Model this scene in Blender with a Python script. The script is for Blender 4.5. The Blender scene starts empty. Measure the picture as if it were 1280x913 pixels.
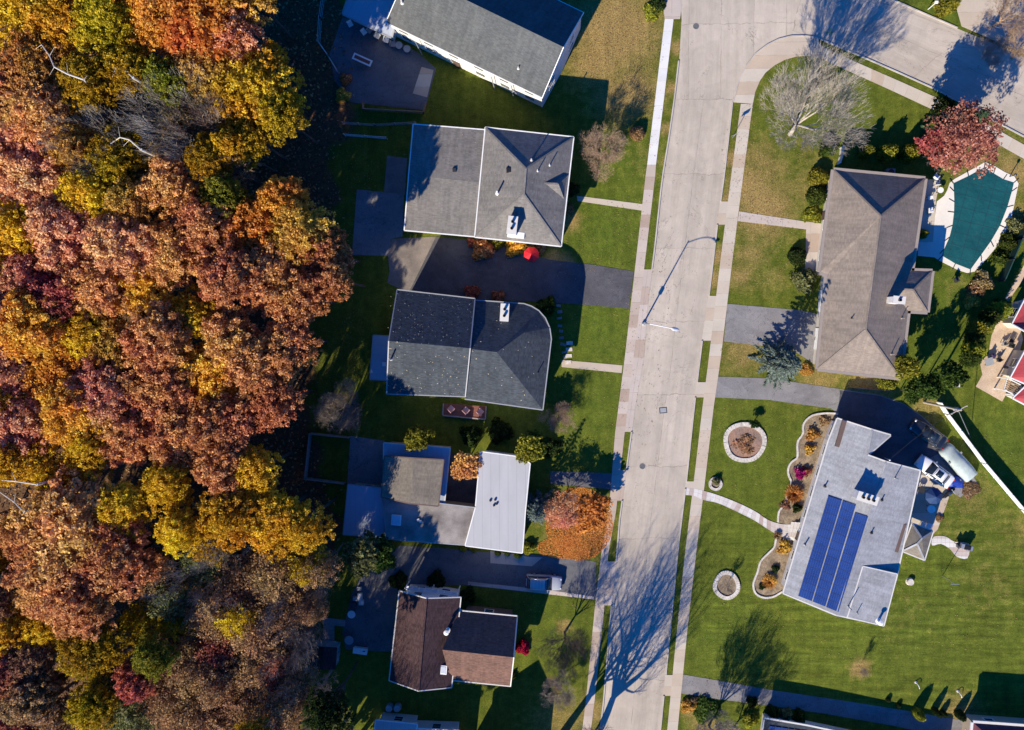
import bpy, math, random
import numpy as np
from mathutils import Vector, Quaternion

random.seed(7)
S = bpy.context.scene
COL = S.collection
# ---------------------------------------------------------------- camera geometry (a drone 110 m up, looking almost straight down)
F, CX, CY, CH = 1100.0, 640.0, 456.5, 110.0
NADIR = (700.0, 405.0)
CAM = Vector((0, 0, CH))
Q = Vector((NADIR[0]-CX, -(NADIR[1]-CY), -F)).normalized().rotation_difference(Vector((0, 0, -1)))
QI = Q.inverted()


def ray(px, py):
    return Q @ Vector((px-CX, -(py-CY), -F))


def W(px, py, h=0.0):
    """survey point: map position (photo reading) and height above ground -> world metres"""
    d = ray(px, py)
    return CAM + d*((h-CH)/d.z)


def P(x, y, z=0.0):
    v = QI @ (Vector((x, y, z))-CAM)
    return CX+F*v.x/-v.z, CY-F*v.y/-v.z


def Wl(pts, h=0.0):
    return [W(p[0], p[1], h) for p in pts]


def ang(dx, dy):
    return math.atan2(-dy, dx)


def zz(ox, oy, k, pts):
    return [(ox+x/k, oy+y/k) for x, y in pts]


def smooth(pts, n=5, closed=True):
    out = []
    N = len(pts)
    rng = range(N if closed else N-1)
    for i in rng:
        p = [pts[(i+k) % N] if closed else pts[min(max(i+k, 0), N-1)] for k in (-1, 0, 1, 2)]
        for j in range(n):
            t = j/n
            out.append(tuple(0.5*((2*p[1][c])+(-p[0][c]+p[2][c])*t+(2*p[0][c]-5*p[1][c]+4*p[2][c]-p[3][c])*t*t
                       + (-p[0][c]+3*p[1][c]-3*p[2][c]+p[3][c])*t**3) for c in (0, 1)))
    if not closed:
        out.append(pts[-1])
    return out


# ---------------------------------------------------------------- materials
def newmat(name, rough=0.85, spec=0.25):
    m = bpy.data.materials.new(name)
    m.use_nodes = True
    nt = m.node_tree
    b = nt.nodes['Principled BSDF']
    b.inputs['Roughness'].default_value = rough
    b.inputs['Specular IOR Level'].default_value = spec
    return m, nt, b


class N:
    """small node helper"""
    def __init__(s, nt):
        s.nt = nt

    def new(s, t, **k):
        n = s.nt.nodes.new(t)
        for a, v in k.items():
            setattr(n, a, v)
        return n

    def link(s, a, b):
        s.nt.links.new(a, b)

    def put(s, sock, v):
        if hasattr(v, 'is_output'):
            s.link(v, sock)
        elif v is not None:
            sock.default_value = v

    def coord(s, kind='Object', scale=(1, 1, 1), rot=0.0, loc=(0, 0, 0)):
        tc = s.new('ShaderNodeTexCoord')
        mp = s.new('ShaderNodeMapping')
        mp.inputs['Scale'].default_value = scale
        mp.inputs['Rotation'].default_value = (0, 0, rot)
        mp.inputs['Location'].default_value = loc
        s.link(tc.outputs[kind], mp.inputs['Vector'])
        return mp.outputs[0]

    def noise(s, vec, scale, detail=3, rough=0.55, dist=0.0):
        n = s.new('ShaderNodeTexNoise')
        n.inputs['Scale'].default_value = scale
        n.inputs['Detail'].default_value = detail
        n.inputs['Roughness'].default_value = rough
        n.inputs['Distortion'].default_value = dist
        s.link(vec, n.inputs['Vector'])
        return n.outputs['Fac']

    def ramp(s, fac, stops):
        r = s.new('ShaderNodeValToRGB')
        e = r.color_ramp.elements
        while len(e) < len(stops):
            e.new(0.5)
        for k, (p, c) in enumerate(stops):
            e[k].position = p
            e[k].color = (c, c, c, 1) if isinstance(c, (int, float)) else (*c, 1)
        s.link(fac, r.inputs[0])
        return r.outputs[0]

    def mix(s, fac, a, b, mode='MIX'):
        n = s.new('ShaderNodeMix', data_type='RGBA', blend_type=mode)
        s.put(n.inputs[0], fac)
        for sock, v in ((n.inputs[6], a), (n.inputs[7], b)):
            s.put(sock, (*v, 1) if isinstance(v, tuple) and len(v) == 3 else v)
        return n.outputs[2]

    def math(s, op, a, b=0.0, c=0.0):
        n = s.new('ShaderNodeMath', operation=op)
        for k, v in enumerate((a, b, c)):
            s.put(n.inputs[k], v)
        return n.outputs[0]

    def attr(s, name):
        return s.new('ShaderNodeAttribute', attribute_name=name).outputs['Fac']

    def bump(s, h, strength, dist, bsdf):
        b = s.new('ShaderNodeBump')
        b.inputs['Strength'].default_value = strength
        b.inputs['Distance'].default_value = dist
        s.link(h, b.inputs['Height'])
        s.link(b.outputs[0], bsdf.inputs['Normal'])

    def sep(s, vec):
        n = s.new('ShaderNodeSeparateXYZ')
        s.link(vec, n.inputs[0])
        return n.outputs


def noisy(name, c1, c2, s1=0.5, s2=9.0, amp=0.25, rough=0.85, spec=0.25, bump=0.3, kind='Object', stretch=(1, 1, 1), rot=0.0, metal=0.0):
    m, nt, b = newmat(name, rough, spec)
    n = N(nt)
    v = n.coord(kind, stretch, rot)
    a = n.ramp(n.noise(v, s1, 4, 0.6), [(0.3, c1), (0.7, c2)])
    f = n.noise(v, s2, 3, 0.7)
    k = n.ramp(f, [(0.25, 1-amp), (0.75, 1+amp)])
    n.link(n.mix(1.0, a, k, 'MULTIPLY'), b.inputs['Base Color'])
    b.inputs['Metallic'].default_value = metal
    if bump:
        n.bump(f, bump, 0.05, b)
    return m


def plain(name, c, rough=0.5, spec=0.4, metal=0.0):
    d = tuple(x*0.86 for x in c)
    return noisy(name, d, c, 1.5, 14, 0.06, rough, spec, 0, metal=metal)


def shingle(name, c, var=0.3, tint=(1, 0.97, 0.93), leaves=0.0):
    m, nt, b = newmat(name, 0.92, 0.15)
    n = N(nt)
    v = n.coord('UV')
    su = n.coord('UV', (3.0, 7.0, 1))
    wn = n.new('ShaderNodeTexWhiteNoise', noise_dimensions='2D')
    fl = n.new('ShaderNodeVectorMath', operation='FLOOR')
    n.link(su, fl.inputs[0])
    n.link(fl.outputs[0], wn.inputs['Vector'])
    tab = n.ramp(wn.outputs['Value'], [(0, 1-var), (1, 1+var)])
    base = n.ramp(n.noise(v, 0.35, 5, 0.65), [(0.3, tuple(x*0.82 for x in c)), (0.7, tuple(x*1.12*t for x, t in zip(c, tint)))])
    streak = n.ramp(n.noise(n.coord('UV', (1.3, 0.16, 1)), 1.6, 4, 0.65), [(0.3, 0.8), (0.7, 1.13)])
    col = n.mix(1.0, n.mix(1.0, base, tab, 'MULTIPLY'), streak, 'MULTIPLY')
    course = n.math('FRACT', n.sep(su)[1])
    col = n.mix(n.math('LESS_THAN', course, 0.16), col, n.mix(1.0, col, (0.68, 0.68, 0.7), 'MULTIPLY'))
    n.link(col, b.inputs['Base Color'])
    n.bump(wn.outputs['Value'], 0.25, 0.03, b)
    return m


def siding(name, c):
    m, nt, b = newmat(name, 0.6, 0.3)
    n = N(nt)
    z = n.sep(n.coord('Object'))[2]
    lap = n.ramp(n.math('FRACT', n.math('MULTIPLY', z, 5.0)), [(0.0, 0.72), (0.18, 1.0)])
    base = n.ramp(n.noise(n.coord('Object'), 0.8, 4), [(0.3, tuple(x*0.9 for x in c)), (0.7, c)])
    n.link(n.mix(1.0, base, lap, 'MULTIPLY'), b.inputs['Base Color'])
    return m


def brick(name, c1, c2, mortar=(0.4, 0.38, 0.35)):
    m, nt, b = newmat(name, 0.9, 0.2)
    n = N(nt)
    t = n.new('ShaderNodeTexBrick')
    t.inputs['Scale'].default_value = 3.5
    for k, c in (('Color1', c1), ('Color2', c2), ('Mortar', mortar)):
        t.inputs[k].default_value = (*c, 1)
    n.link(n.coord('UV'), t.inputs['Vector'])
    n.link(t.outputs['Color'], b.inputs['Base Color'])
    return m


def slabs(name, c, step=1.5, var=0.16, across=0.0, crack=0.6, warm=(1, 0.9, 0.82)):
    """concrete laid in slabs along UV v: joints, a tone per slab, stains"""
    m, nt, b = newmat(name, 0.9, 0.2)
    n = N(nt)
    uv = n.coord('UV')
    x, y, _ = n.sep(uv)
    vs = n.math('DIVIDE', n.math('ADD', y, n.math('MULTIPLY', n.noise(uv, 1.2, 2), 0.12)), step)
    cell = n.math('FLOOR', vs)
    fr = n.math('FRACT', vs)
    wn = n.new('ShaderNodeTexWhiteNoise', noise_dimensions='1D')
    n.link(cell, wn.inputs['W'])
    tone = n.ramp(wn.outputs['Value'], [(0, tuple(k*(1-var) for k in warm)), (0.6, (1, 0.99, 0.97)), (1, (1+var*.4,)*3)])
    base = n.ramp(n.noise(uv, 0.3, 6, 0.65), [(0.28, tuple(k*0.84 for k in c)), (0.72, tuple(k*1.06 for k in c))])
    col = n.mix(1.0, base, tone, 'MULTIPLY')
    col = n.mix(1.0, col, n.ramp(n.noise(uv, 11, 4, 0.7), [(0.3, 0.9), (0.7, 1.08)]), 'MULTIPLY')
    jw = 0.05/step
    j = n.math('LESS_THAN', fr, jw)
    if across:
        fa = n.math('FRACT', n.math('DIVIDE', n.math('ADD', x, n.math('MULTIPLY', n.noise(uv, 0.5, 2), 0.15)), across))
        j = n.math('MAXIMUM', j, n.math('LESS_THAN', fa, 0.05/across))
    jn = n.math('MULTIPLY', j, n.ramp(n.noise(uv, 0.9, 2), [(0.4, 0.15), (0.62, crack)]))
    col = n.mix(jn, col, n.mix(1.0, col, (0.42, 0.4, 0.4), 'MULTIPLY'))
    n.link(col, b.inputs['Base Color'])
    n.bump(n.noise(uv, 20, 3), 0.15, 0.02, b)
    return m


def roadmat(name, c):
    m, nt, b = newmat(name, 0.88, 0.25)
    n = N(nt)
    uv = n.coord('UV')
    x, y, _ = n.sep(uv)
    wob = n.math('MULTIPLY', n.math('SUBTRACT', n.noise(uv, 0.7, 4, 0.6), 0.5), 0.9)
    ob = n.coord('Object')
    base = n.ramp(n.noise(ob, 0.13, 6, 0.62), [(0.28, tuple(k*0.86 for k in c)), (0.72, tuple(k*1.08 for k in c))])
    # tyre tracks: bands along the lane
    band = n.noise(n.coord('UV', (0.85, 0.02, 1)), 1.0, 2)
    col = n.mix(1.0, base, n.ramp(band, [(0.35, 0.91), (0.62, 1.04)]), 'MULTIPLY')
    col = n.mix(1.0, col, n.ramp(n.noise(n.coord('UV', (5, 0.35, 1)), 1.0, 4, 0.7), [(0.3, 0.93), (0.7, 1.05)]), 'MULTIPLY')
    col = n.mix(1.0, col, n.ramp(n.noise(uv, 14, 4, 0.75), [(0.3, 0.9), (0.7, 1.09)]), 'MULTIPLY')
    yy = n.math('ADD', y, wob)
    t1 = n.math('LESS_THAN', n.math('FRACT', n.math('DIVIDE', yy, 9.1)), 0.008)
    xx = n.math('ADD', x, n.math('MULTIPLY', wob, 0.35))
    t2 = n.math('LESS_THAN', n.math('FRACT', n.math('DIVIDE', xx, 3.9)), 0.013)
    cr = n.math('LESS_THAN', n.math('ABSOLUTE', n.math('SUBTRACT', n.noise(n.coord('UV', (1, 0.55, 1)), 0.14, 7, 0.62, 0.6), 0.52)), 0.0016)
    jn = n.math('MULTIPLY', n.math('MAXIMUM', n.math('MAXIMUM', t1, t2), cr), n.ramp(n.noise(uv, 0.55, 3), [(0.38, 0.12), (0.62, 0.8)]))
    col = n.mix(jn, col, n.mix(1.0, col, (0.4, 0.38, 0.38), 'MULTIPLY'))
    col = n.mix(1.0, col, n.ramp(n.noise(ob, 0.55, 5, 0.7, 0.8), [(0.3, 0.88), (0.68, 1.06)]), 'MULTIPLY')
    wn = n.new('ShaderNodeTexWhiteNoise', noise_dimensions='2D')
    cb = n.new('ShaderNodeCombineXYZ')
    n.link(n.math('FLOOR', n.math('DIVIDE', xx, 3.9)), cb.inputs[0])
    n.link(n.math('FLOOR', n.math('DIVIDE', yy, 9.1)), cb.inputs[1])
    n.link(cb.outputs[0], wn.inputs['Vector'])
    col = n.mix(1.0, col, n.ramp(wn.outputs['Value'], [(0, 0.93), (1, 1.04)]), 'MULTIPLY')
    spot = n.ramp(n.noise(uv, 0.9, 2), [(0.7, 0.0), (0.76, 0.4)])
    col = n.mix(spot, col, n.mix(1.0, col, (0.62, 0.6, 0.6), 'MULTIPLY'))
    n.link(col, b.inputs['Base Color'])
    n.bump(n.noise(uv, 25, 3), 0.2, 0.02, b)
    return m


def asphaltmat(name, c1, c2):
    m, nt, b = newmat(name, 0.95, 0.08)
    n = N(nt)
    v = n.coord('Object')
    base = n.ramp(n.noise(v, 0.35, 6, 0.65, 0.5), [(0.3, c1), (0.7, c2)])
    col = n.mix(1.0, base, n.ramp(n.noise(v, 13, 4, 0.75), [(0.28, 0.74), (0.72, 1.26)]), 'MULTIPLY')
    patch = n.ramp(n.noise(n.coord('Object', (0.35, 1, 1)), 0.5, 2), [(0.56, 0.0), (0.58, 1.0)])
    col = n.mix(n.math('MULTIPLY', patch, 0.35), col, n.mix(1.0, col, (0.7, 0.7, 0.72), 'MULTIPLY'))
    cr = n.math('LESS_THAN', n.math('ABSOLUTE', n.math('SUBTRACT', n.noise(v, 0.3, 7, 0.62, 0.6), 0.5)), 0.0035)
    pale = n.ramp(n.noise(v, 1.4, 5, 0.7), [(0.62, 0.0), (0.72, 0.4)])
    col = n.mix(pale, col, n.mix(1.0, col, (1.7, 1.65, 1.6), 'MULTIPLY'))
    col = n.mix(n.math('MULTIPLY', cr, 0.7), col, n.mix(1.0, col, (0.4, 0.4, 0.4), 'MULTIPLY'))
    n.link(col, b.inputs['Base Color'])
    n.bump(n.noise(v, 14, 3), 0.3, 0.04, b)
    return m


def leafmat(name, a, c, tr=0.42, hue=0.03, drift=0.11):
    """leaves: colour between a and c from a per-leaf value, a little hue drift per tree, light passing through"""
    m = bpy.data.materials.new(name)
    m.use_nodes = True
    nt = m.node_tree
    n = N(nt)
    nt.nodes.remove(nt.nodes['Principled BSDF'])
    out = nt.nodes['Material Output']
    v = n.attr('var')
    col = n.ramp(v, [(0.0, tuple(x*0.8 for x in a)), (0.35, a), (0.8, c), (1.0, tuple(min(1, x*1.3) for x in c))])
    oi = n.new('ShaderNodeObjectInfo').outputs['Random']
    geo = n.new('ShaderNodeNewGeometry').outputs['Position']
    patch = n.noise(geo, 0.22, 3, 0.6)
    hs = n.new('ShaderNodeHueSaturation')
    hh = n.math('ADD', 0.5-hue/2, n.math('MULTIPLY', oi, hue))
    n.link(n.math('ADD', hh, n.math('MULTIPLY', n.math('SUBTRACT', patch, 0.5), drift)), hs.inputs['Hue'])
    n.link(n.math('ADD', 0.82, n.math('MULTIPLY', oi, 0.3)), hs.inputs['Value'])
    n.link(col, hs.inputs['Color'])
    d = n.new('ShaderNodeBsdfDiffuse')
    t = n.new('ShaderNodeBsdfTranslucent')
    ms = n.new('ShaderNodeMixShader')
    ms.inputs[0].default_value = tr
    n.link(hs.outputs[0], d.inputs[0])
    n.link(hs.outputs[0], t.inputs[0])
    n.link(d.outputs[0], ms.inputs[1])
    n.link(t.outputs[0], ms.inputs[2])
    n.link(ms.outputs[0], out.inputs[0])
    return m


# ---------------------------------------------------------------- mesh building
class MB:
    def __init__(s):
        s.v, s.f, s.m, s.uv = [], [], [], {}

    def add(s, vs, fs, m=0):
        o = len(s.v)
        s.v += [tuple(p) for p in vs]
        for f in fs:
            s.f.append(tuple(i+o for i in f))
            s.m.append(m)
        return s

    def box(s, c, d, rz=0.0, m=0, taper=1.0):
        ca, sa = math.cos(rz), math.sin(rz)
        vs = []
        for sz in (-1, 1):
            k = taper if sz > 0 else 1
            for sx, sy in ((-1, -1), (1, -1), (1, 1), (-1, 1)):
                x, y = sx*d[0]/2*k, sy*d[1]/2*k
                vs.append((c[0]+x*ca-y*sa, c[1]+x*sa+y*ca, c[2]+sz*d[2]/2))
        return s.add(vs, [(3, 2, 1, 0), (4, 5, 6, 7), (0, 1, 5, 4), (1, 2, 6, 5), (2, 3, 7, 6), (3, 0, 4, 7)], m)

    def beam(s, a, b, w, h, m=0):
        a, b = Vector(a), Vector(b)
        d = (b-a)
        if d.length < 1e-6:
            return s
        d.normalize()
        side = d.cross(Vector((0, 0, 1)))
        side = side.normalized() if side.length > 1e-4 else Vector((1, 0, 0))
        up = side.cross(d).normalized()
        vs = []
        for p in (a, b):
            for x, y in ((-1, -1), (1, -1), (1, 1), (-1, 1)):
                vs.append(p+side*(x*w/2)+up*(y*h/2))
        return s.add(vs, [(3, 2, 1, 0), (4, 5, 6, 7), (0, 1, 5, 4), (1, 2, 6, 5), (2, 3, 7, 6), (3, 0, 4, 7)], m)

    def tube(s, a, b, r0, r1=None, n=8, m=0):
        a, b = Vector(a), Vector(b)
        r1 = r0 if r1 is None else r1
        d = (b-a).normalized()
        u = d.cross(Vector((0.31, 0.17, 0.94)))
        u = u.normalized() if u.length > 1e-3 else Vector((1, 0, 0))
        w = d.cross(u)
        vs = []
        for p, r in ((a, r0), (b, r1)):
            for k in range(n):
                t = 2*math.pi*k/n
                vs.append(p+u*(math.cos(t)*r)+w*(math.sin(t)*r))
        fs = [(k, (k+1) % n, n+(k+1) % n, n+k) for k in range(n)]
        fs += [tuple(range(n))[::-1], tuple(range(n, 2*n))]
        return s.add(vs, fs, m)

    def path(s, pts, r, n=6, m=0):
        for a, b in zip(pts, pts[1:]):
            s.tube(a, b, r, r, n, m)
        return s

    def prism(s, poly, z0, z1, m=0, cap=True, bottom=True):
        A = sum(p[0]*q[1]-q[0]*p[1] for p, q in zip(poly, poly[1:]+poly[:1]))
        zs = list(z1) if isinstance(z1, (list, tuple)) else [z1]*len(poly)
        if A < 0:
            poly, zs = poly[::-1], zs[::-1]
        n = len(poly)
        vs = [(p[0], p[1], z0) for p in poly]+[(p[0], p[1], z) for p, z in zip(poly, zs)]
        fs = [(k, (k+1) % n, n+(k+1) % n, n+k) for k in range(n)]
        if cap:
            fs.append(tuple(range(n, 2*n)))
        if bottom:
            fs.append(tuple(range(n))[::-1])
        return s.add(vs, fs, m)

    def lathe(s, c, prof, n=16, m=0, sq=(1, 1)):
        vs = [(c[0]+math.cos(2*math.pi*k/n)*r*sq[0], c[1]+math.sin(2*math.pi*k/n)*r*sq[1], c[2]+z) for r, z in prof for k in range(n)]
        fs = []
        for i in range(len(prof)-1):
            fs += [(i*n+k, i*n+(k+1) % n, (i+1)*n+(k+1) % n, (i+1)*n+k) for k in range(n)]
        fs.append(tuple(range(n))[::-1])
        fs.append(tuple(range((len(prof)-1)*n, len(prof)*n)))
        return s.add(vs, fs, m)

    def build(s, name, mats, parent=None, smooth_=False, loc=None):
        off = Vector((0, 0, 0)) if loc is None else Vector(loc)
        p = parent
        while p is not None:
            off += p.location
            p = p.parent
        me = bpy.data.meshes.new(name)
        me.from_pydata([(v[0]-off.x, v[1]-off.y, v[2]-off.z) for v in s.v], [], s.f)
        for mm in (mats if isinstance(mats, (list, tuple)) else [mats]):
            me.materials.append(mm)
        me.polygons.foreach_set('material_index', s.m)
        uvl = me.uv_layers.new(name='UVMap')
        co = np.array(s.v, dtype=float).reshape(-1, 3)
        data = np.zeros((len(me.loops), 2))
        for i, pl in enumerate(me.polygons):
            if i in s.uv:
                for k, li in enumerate(pl.loop_indices):
                    data[li] = s.uv[i][k]
                continue
            nr = pl.normal
            if abs(nr.z) > 0.999:
                u, v = Vector((1, 0, 0)), Vector((0, 1, 0))
            else:
                u = Vector((0, 0, 1)).cross(nr).normalized()
                v = nr.cross(u)
            for li in pl.loop_indices:
                c = co[me.loops[li].vertex_index]
                data[li] = (c[0]*u.x+c[1]*u.y+c[2]*u.z, c[0]*v.x+c[1]*v.y+c[2]*v.z)
        uvl.data.foreach_set('uv', data.ravel())
        if smooth_:
            me.polygons.foreach_set('use_smooth', [True]*len(me.polygons))
        o = bpy.data.objects.new(name, me)
        COL.objects.link(o)
        if parent is not None:
            o.parent = parent
        if loc is not None:
            o.location = loc
        return o


def thing(name, label, cat, loc=(0, 0, 0), rz=0.0, group=None):
    o = bpy.data.objects.new(name, None)
    o.empty_display_size = 0.3
    COL.objects.link(o)
    o.location = loc
    o.rotation_euler = (0, 0, rz)
    return tag(o, label, cat, group)


def tag(o, label=None, cat=None, group=None, kind=None):
    for k, v in (('label', label), ('category', cat), ('group', group), ('kind', kind)):
        if v:
            o[k] = v
    return o


def dup(root, loc=None, rz=None, label=None, group=None, scale=None, mats=None):
    kids = {}
    for o in list(root.children):
        kids[o] = list(o.children)
    r = root.copy()
    COL.objects.link(r)
    if loc is not None:
        r.location = loc
    if rz is not None:
        r.rotation_euler = (0, 0, rz)
    if scale is not None:
        r.scale = scale
    if label:
        r['label'] = label
    if group:
        r['group'] = group
    for c, sub in kids.items():
        k = c.copy()
        COL.objects.link(k)
        k.parent = r
        if mats and c.name.split('.')[0] in mats:
            k.material_slots[0].link = 'OBJECT'
            k.material_slots[0].material = mats[c.name.split('.')[0]]
        for g in sub:
            h = g.copy()
            COL.objects.link(h)
            h.parent = k
    return r


def struct(name, mb, m):
    return tag(mb.build(name, m), kind='structure')


def inset(poly, d):
    A = sum(p[0]*q[1]-q[0]*p[1] for p, q in zip(poly, poly[1:]+poly[:1]))
    sg = 1 if A > 0 else -1
    out = []
    n = len(poly)
    for i in range(n):
        a, b, c = Vector(poly[i-1][:2]), Vector(poly[i][:2]), Vector(poly[(i+1) % n][:2])
        e1, e2 = (b-a).normalized(), (c-b).normalized()
        n1, n2 = Vector((-e1.y, e1.x))*sg, Vector((-e2.y, e2.x))*sg
        k = n1+n2
        k = k/max(0.35, k.dot(k)/2) if k.length > 1e-3 else n1
        out.append(b+k*d)
    return out


FAC = {}


def onroof(root, px, py, lift=0.0):
    """point of the roof under the map position"""
    d = ray(px, py)
    best = None
    for tri in FAC.get(root.name, []):
        a, b, c = tri
        nn = (b-a).cross(c-a)
        den = nn.dot(d)
        if abs(den) < 1e-9:
            continue
        t = nn.dot(a-CAM)/den
        p = CAM+d*t
        inside = True
        for u, v in ((a, b), (b, c), (c, a)):
            if (v-u).cross(p-u).dot(nn) < -1e-6*nn.dot(nn):
                inside = False
        if inside and (best is None or t < best[0]):
            best = (t, p, nn.normalized() if nn.z > 0 else -nn.normalized())
    if best is None:
        return W(px, py, 4.0)+Vector((0, 0, lift)), Vector((0, 0, 1))
    return best[1]+Vector((0, 0, lift)), best[2]
# ---------------------------------------------------------------- material palette
M = {}
M['white'] = plain('white_paint', (0.78, 0.78, 0.76), 0.5)
M['offwhite'] = plain('offwhite_paint', (0.62, 0.6, 0.56), 0.6)
M['brownpaint'] = plain('brown_paint', (0.13, 0.085, 0.07), 0.6)
M['taupepaint'] = plain('taupe_paint', (0.3, 0.255, 0.225), 0.6)
M['greypaint'] = plain('grey_paint', (0.3, 0.31, 0.33), 0.6)
M['black'] = plain('black_plastic', (0.018, 0.018, 0.02), 0.4)
M['darkmetal'] = plain('dark_metal', (0.06, 0.06, 0.065), 0.45, 0.5, 0.5)
M['steel'] = plain('galvanised_steel', (0.55, 0.56, 0.57), 0.4, 0.5, 0.7)
M['glass'] = plain('window_glass', (0.02, 0.028, 0.04), 0.06, 0.6)
M['rubber'] = plain('rubber', (0.02, 0.02, 0.021), 0.85, 0.2)
M['wood'] = noisy('weathered_wood', (0.17, 0.11, 0.07), (0.3, 0.2, 0.13), 1.0, 12, 0.25, stretch=(1, 6, 1))
M['deckwood'] = noisy('red_brown_deck', (0.14, 0.055, 0.045), (0.22, 0.09, 0.07), 1.0, 10, 0.25, stretch=(1, 7, 1))
M['greywood'] = noisy('grey_wood', (0.2, 0.19, 0.18), (0.32, 0.3, 0.28), 1.0, 12, 0.25, stretch=(1, 6, 1))
M['creosote'] = noisy('pole_wood', (0.33, 0.28, 0.22), (0.46, 0.4, 0.33), 1.0, 10, 0.2)
M['bark'] = noisy('bark', (0.06, 0.045, 0.035), (0.13, 0.1, 0.08), 2.0, 12, 0.35)
M['palebark'] = noisy('pale_bark', (0.4, 0.36, 0.3), (0.62, 0.57, 0.48), 1.2, 12, 0.25)
M['greybark'] = noisy('grey_bark', (0.2, 0.165, 0.14), (0.34, 0.285, 0.24), 1.2, 12, 0.25)
M['limb'] = noisy('tan_grey_limbs', (0.34, 0.3, 0.25), (0.5, 0.45, 0.38), 0.8, 12, 0.2)
M['twig'] = noisy('grey_twigs', (0.25, 0.22, 0.185), (0.38, 0.34, 0.285), 0.5, 12, 0.2)
M['tanbark'] = noisy('tan_twigs', (0.3, 0.2, 0.13), (0.45, 0.32, 0.21), 1.2, 12, 0.25)
M['brick'] = brick('red_brick', (0.25, 0.09, 0.06), (0.32, 0.13, 0.09))
M['stone'] = noisy('pale_stone', (0.42, 0.38, 0.33), (0.62, 0.58, 0.52), 2.2, 9, 0.3, bump=0.6)
M['whitestone'] = noisy('white_masonry', (0.6, 0.58, 0.55), (0.75, 0.73, 0.7), 2.2, 9, 0.15)
M['kerb'] = noisy('kerb_concrete', (0.37, 0.34, 0.31), (0.5, 0.46, 0.42), 0.6, 12, 0.15)
M['asphalt_dark'] = asphaltmat('fresh_asphalt', (0.062, 0.063, 0.073), (0.112, 0.112, 0.125))
M['asphalt_mid'] = asphaltmat('grey_asphalt', (0.1, 0.102, 0.11), (0.155, 0.155, 0.163))  # worn asphalt darkened: shade of the driveways and patio put into the colour
M['asphalt'] = asphaltmat('worn_asphalt', (0.175, 0.168, 0.17), (0.25, 0.24, 0.24))
M['asphalt_warm'] = noisy('brownish_asphalt', (0.13, 0.115, 0.11), (0.24, 0.205, 0.185), 0.5, 12, 0.25, bump=0.3)
M['paver'] = noisy('tan_paving', (0.4, 0.29, 0.2), (0.6, 0.47, 0.34), 0.5, 8, 0.2)
M['road'] = roadmat('concrete_road', (0.46, 0.402, 0.335))
M['walk'] = slabs('concrete_walk', (0.47, 0.405, 0.355), 1.55, 0.18)
M['walk2'] = slabs('pinkish_walk', (0.5, 0.445, 0.375), 1.55, 0.08, crack=0.5)
M['walknew'] = slabs('new_white_walk', (0.66, 0.66, 0.66), 1.5, 0.04, crack=0.35, warm=(1, 1, 1))
M['apron'] = slabs('apron_concrete', (0.47, 0.41, 0.37), 2.2, 0.14, across=1.7)
M['flag'] = slabs('flagstone_walk', (0.58, 0.56, 0.54), 0.55, 0.28, across=0.5, crack=0.6, warm=(1.0, 0.8, 0.74))
M['mulch'] = noisy('bark_mulch', (0.13, 0.095, 0.065), (0.3, 0.23, 0.15), 1.1, 7, 0.5, bump=0.8)
M['pinkmulch'] = noisy('rose_mulch', (0.17, 0.135, 0.12), (0.36, 0.2, 0.125), 0.28, 7, 0.45, bump=0.8)
M['pooldeck'] = noisy('pool_deck', (0.62, 0.58, 0.51), (0.72, 0.68, 0.61), 0.4, 12, 0.06)
M['poolcover_plain'] = noisy('teal_pool_cover', (0.004, 0.06, 0.068), (0.007, 0.082, 0.09), 0.5, 30, 0.25, rough=0.6, stretch=(1, 0.4, 1))
M['r_slate'] = shingle('slate_grey_shingle', (0.098, 0.106, 0.112), 0.14)
M['r_grey'] = shingle('light_grey_shingle', (0.19, 0.182, 0.174), 0.13)
M['r_charcoal'] = shingle('charcoal_shingle', (0.055, 0.066, 0.08), 0.22)
M['r_brown'] = shingle('brown_shingle', (0.072, 0.043, 0.045), 0.25, (1, 0.95, 0.9))  # brown darkened to stand in for tree shade over the brown house's wing
M['r_tan'] = shingle('tan_brown_shingle', (0.152, 0.09, 0.074), 0.2, (1, 0.95, 0.9))
M['r_taupe'] = shingle('taupe_shingle', (0.235, 0.198, 0.17), 0.11)
M['r_pale'] = shingle('pale_grey_shingle', (0.33, 0.335, 0.345), 0.1, (0.97, 0.98, 1.0))
M['r_beige'] = shingle('beige_grey_shingle', (0.2, 0.178, 0.15), 0.12)
M['r_maroon'] = shingle('maroon_shingle', (0.16, 0.06, 0.07), 0.15)
M['r_mansard'] = shingle('mauve_shingle', (0.2, 0.17, 0.17), 0.15)


def standing(name, c, period, dark=0.72):
    m, nt, b = newmat(name, 0.5, 0.3)
    n = N(nt)
    x = n.sep(n.coord('UV'))[0]
    j = n.math('LESS_THAN', n.math('FRACT', n.math('DIVIDE', x, period)), 0.07)
    base = n.ramp(n.noise(n.coord('UV', (1, 0.25, 1)), 0.8, 5, 0.6), [(0.3, tuple(k*0.88 for k in c)), (0.7, c)])
    n.link(n.mix(j, base, n.mix(1.0, base, (dark,)*3, 'MULTIPLY')), b.inputs['Base Color'])
    return m


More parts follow.
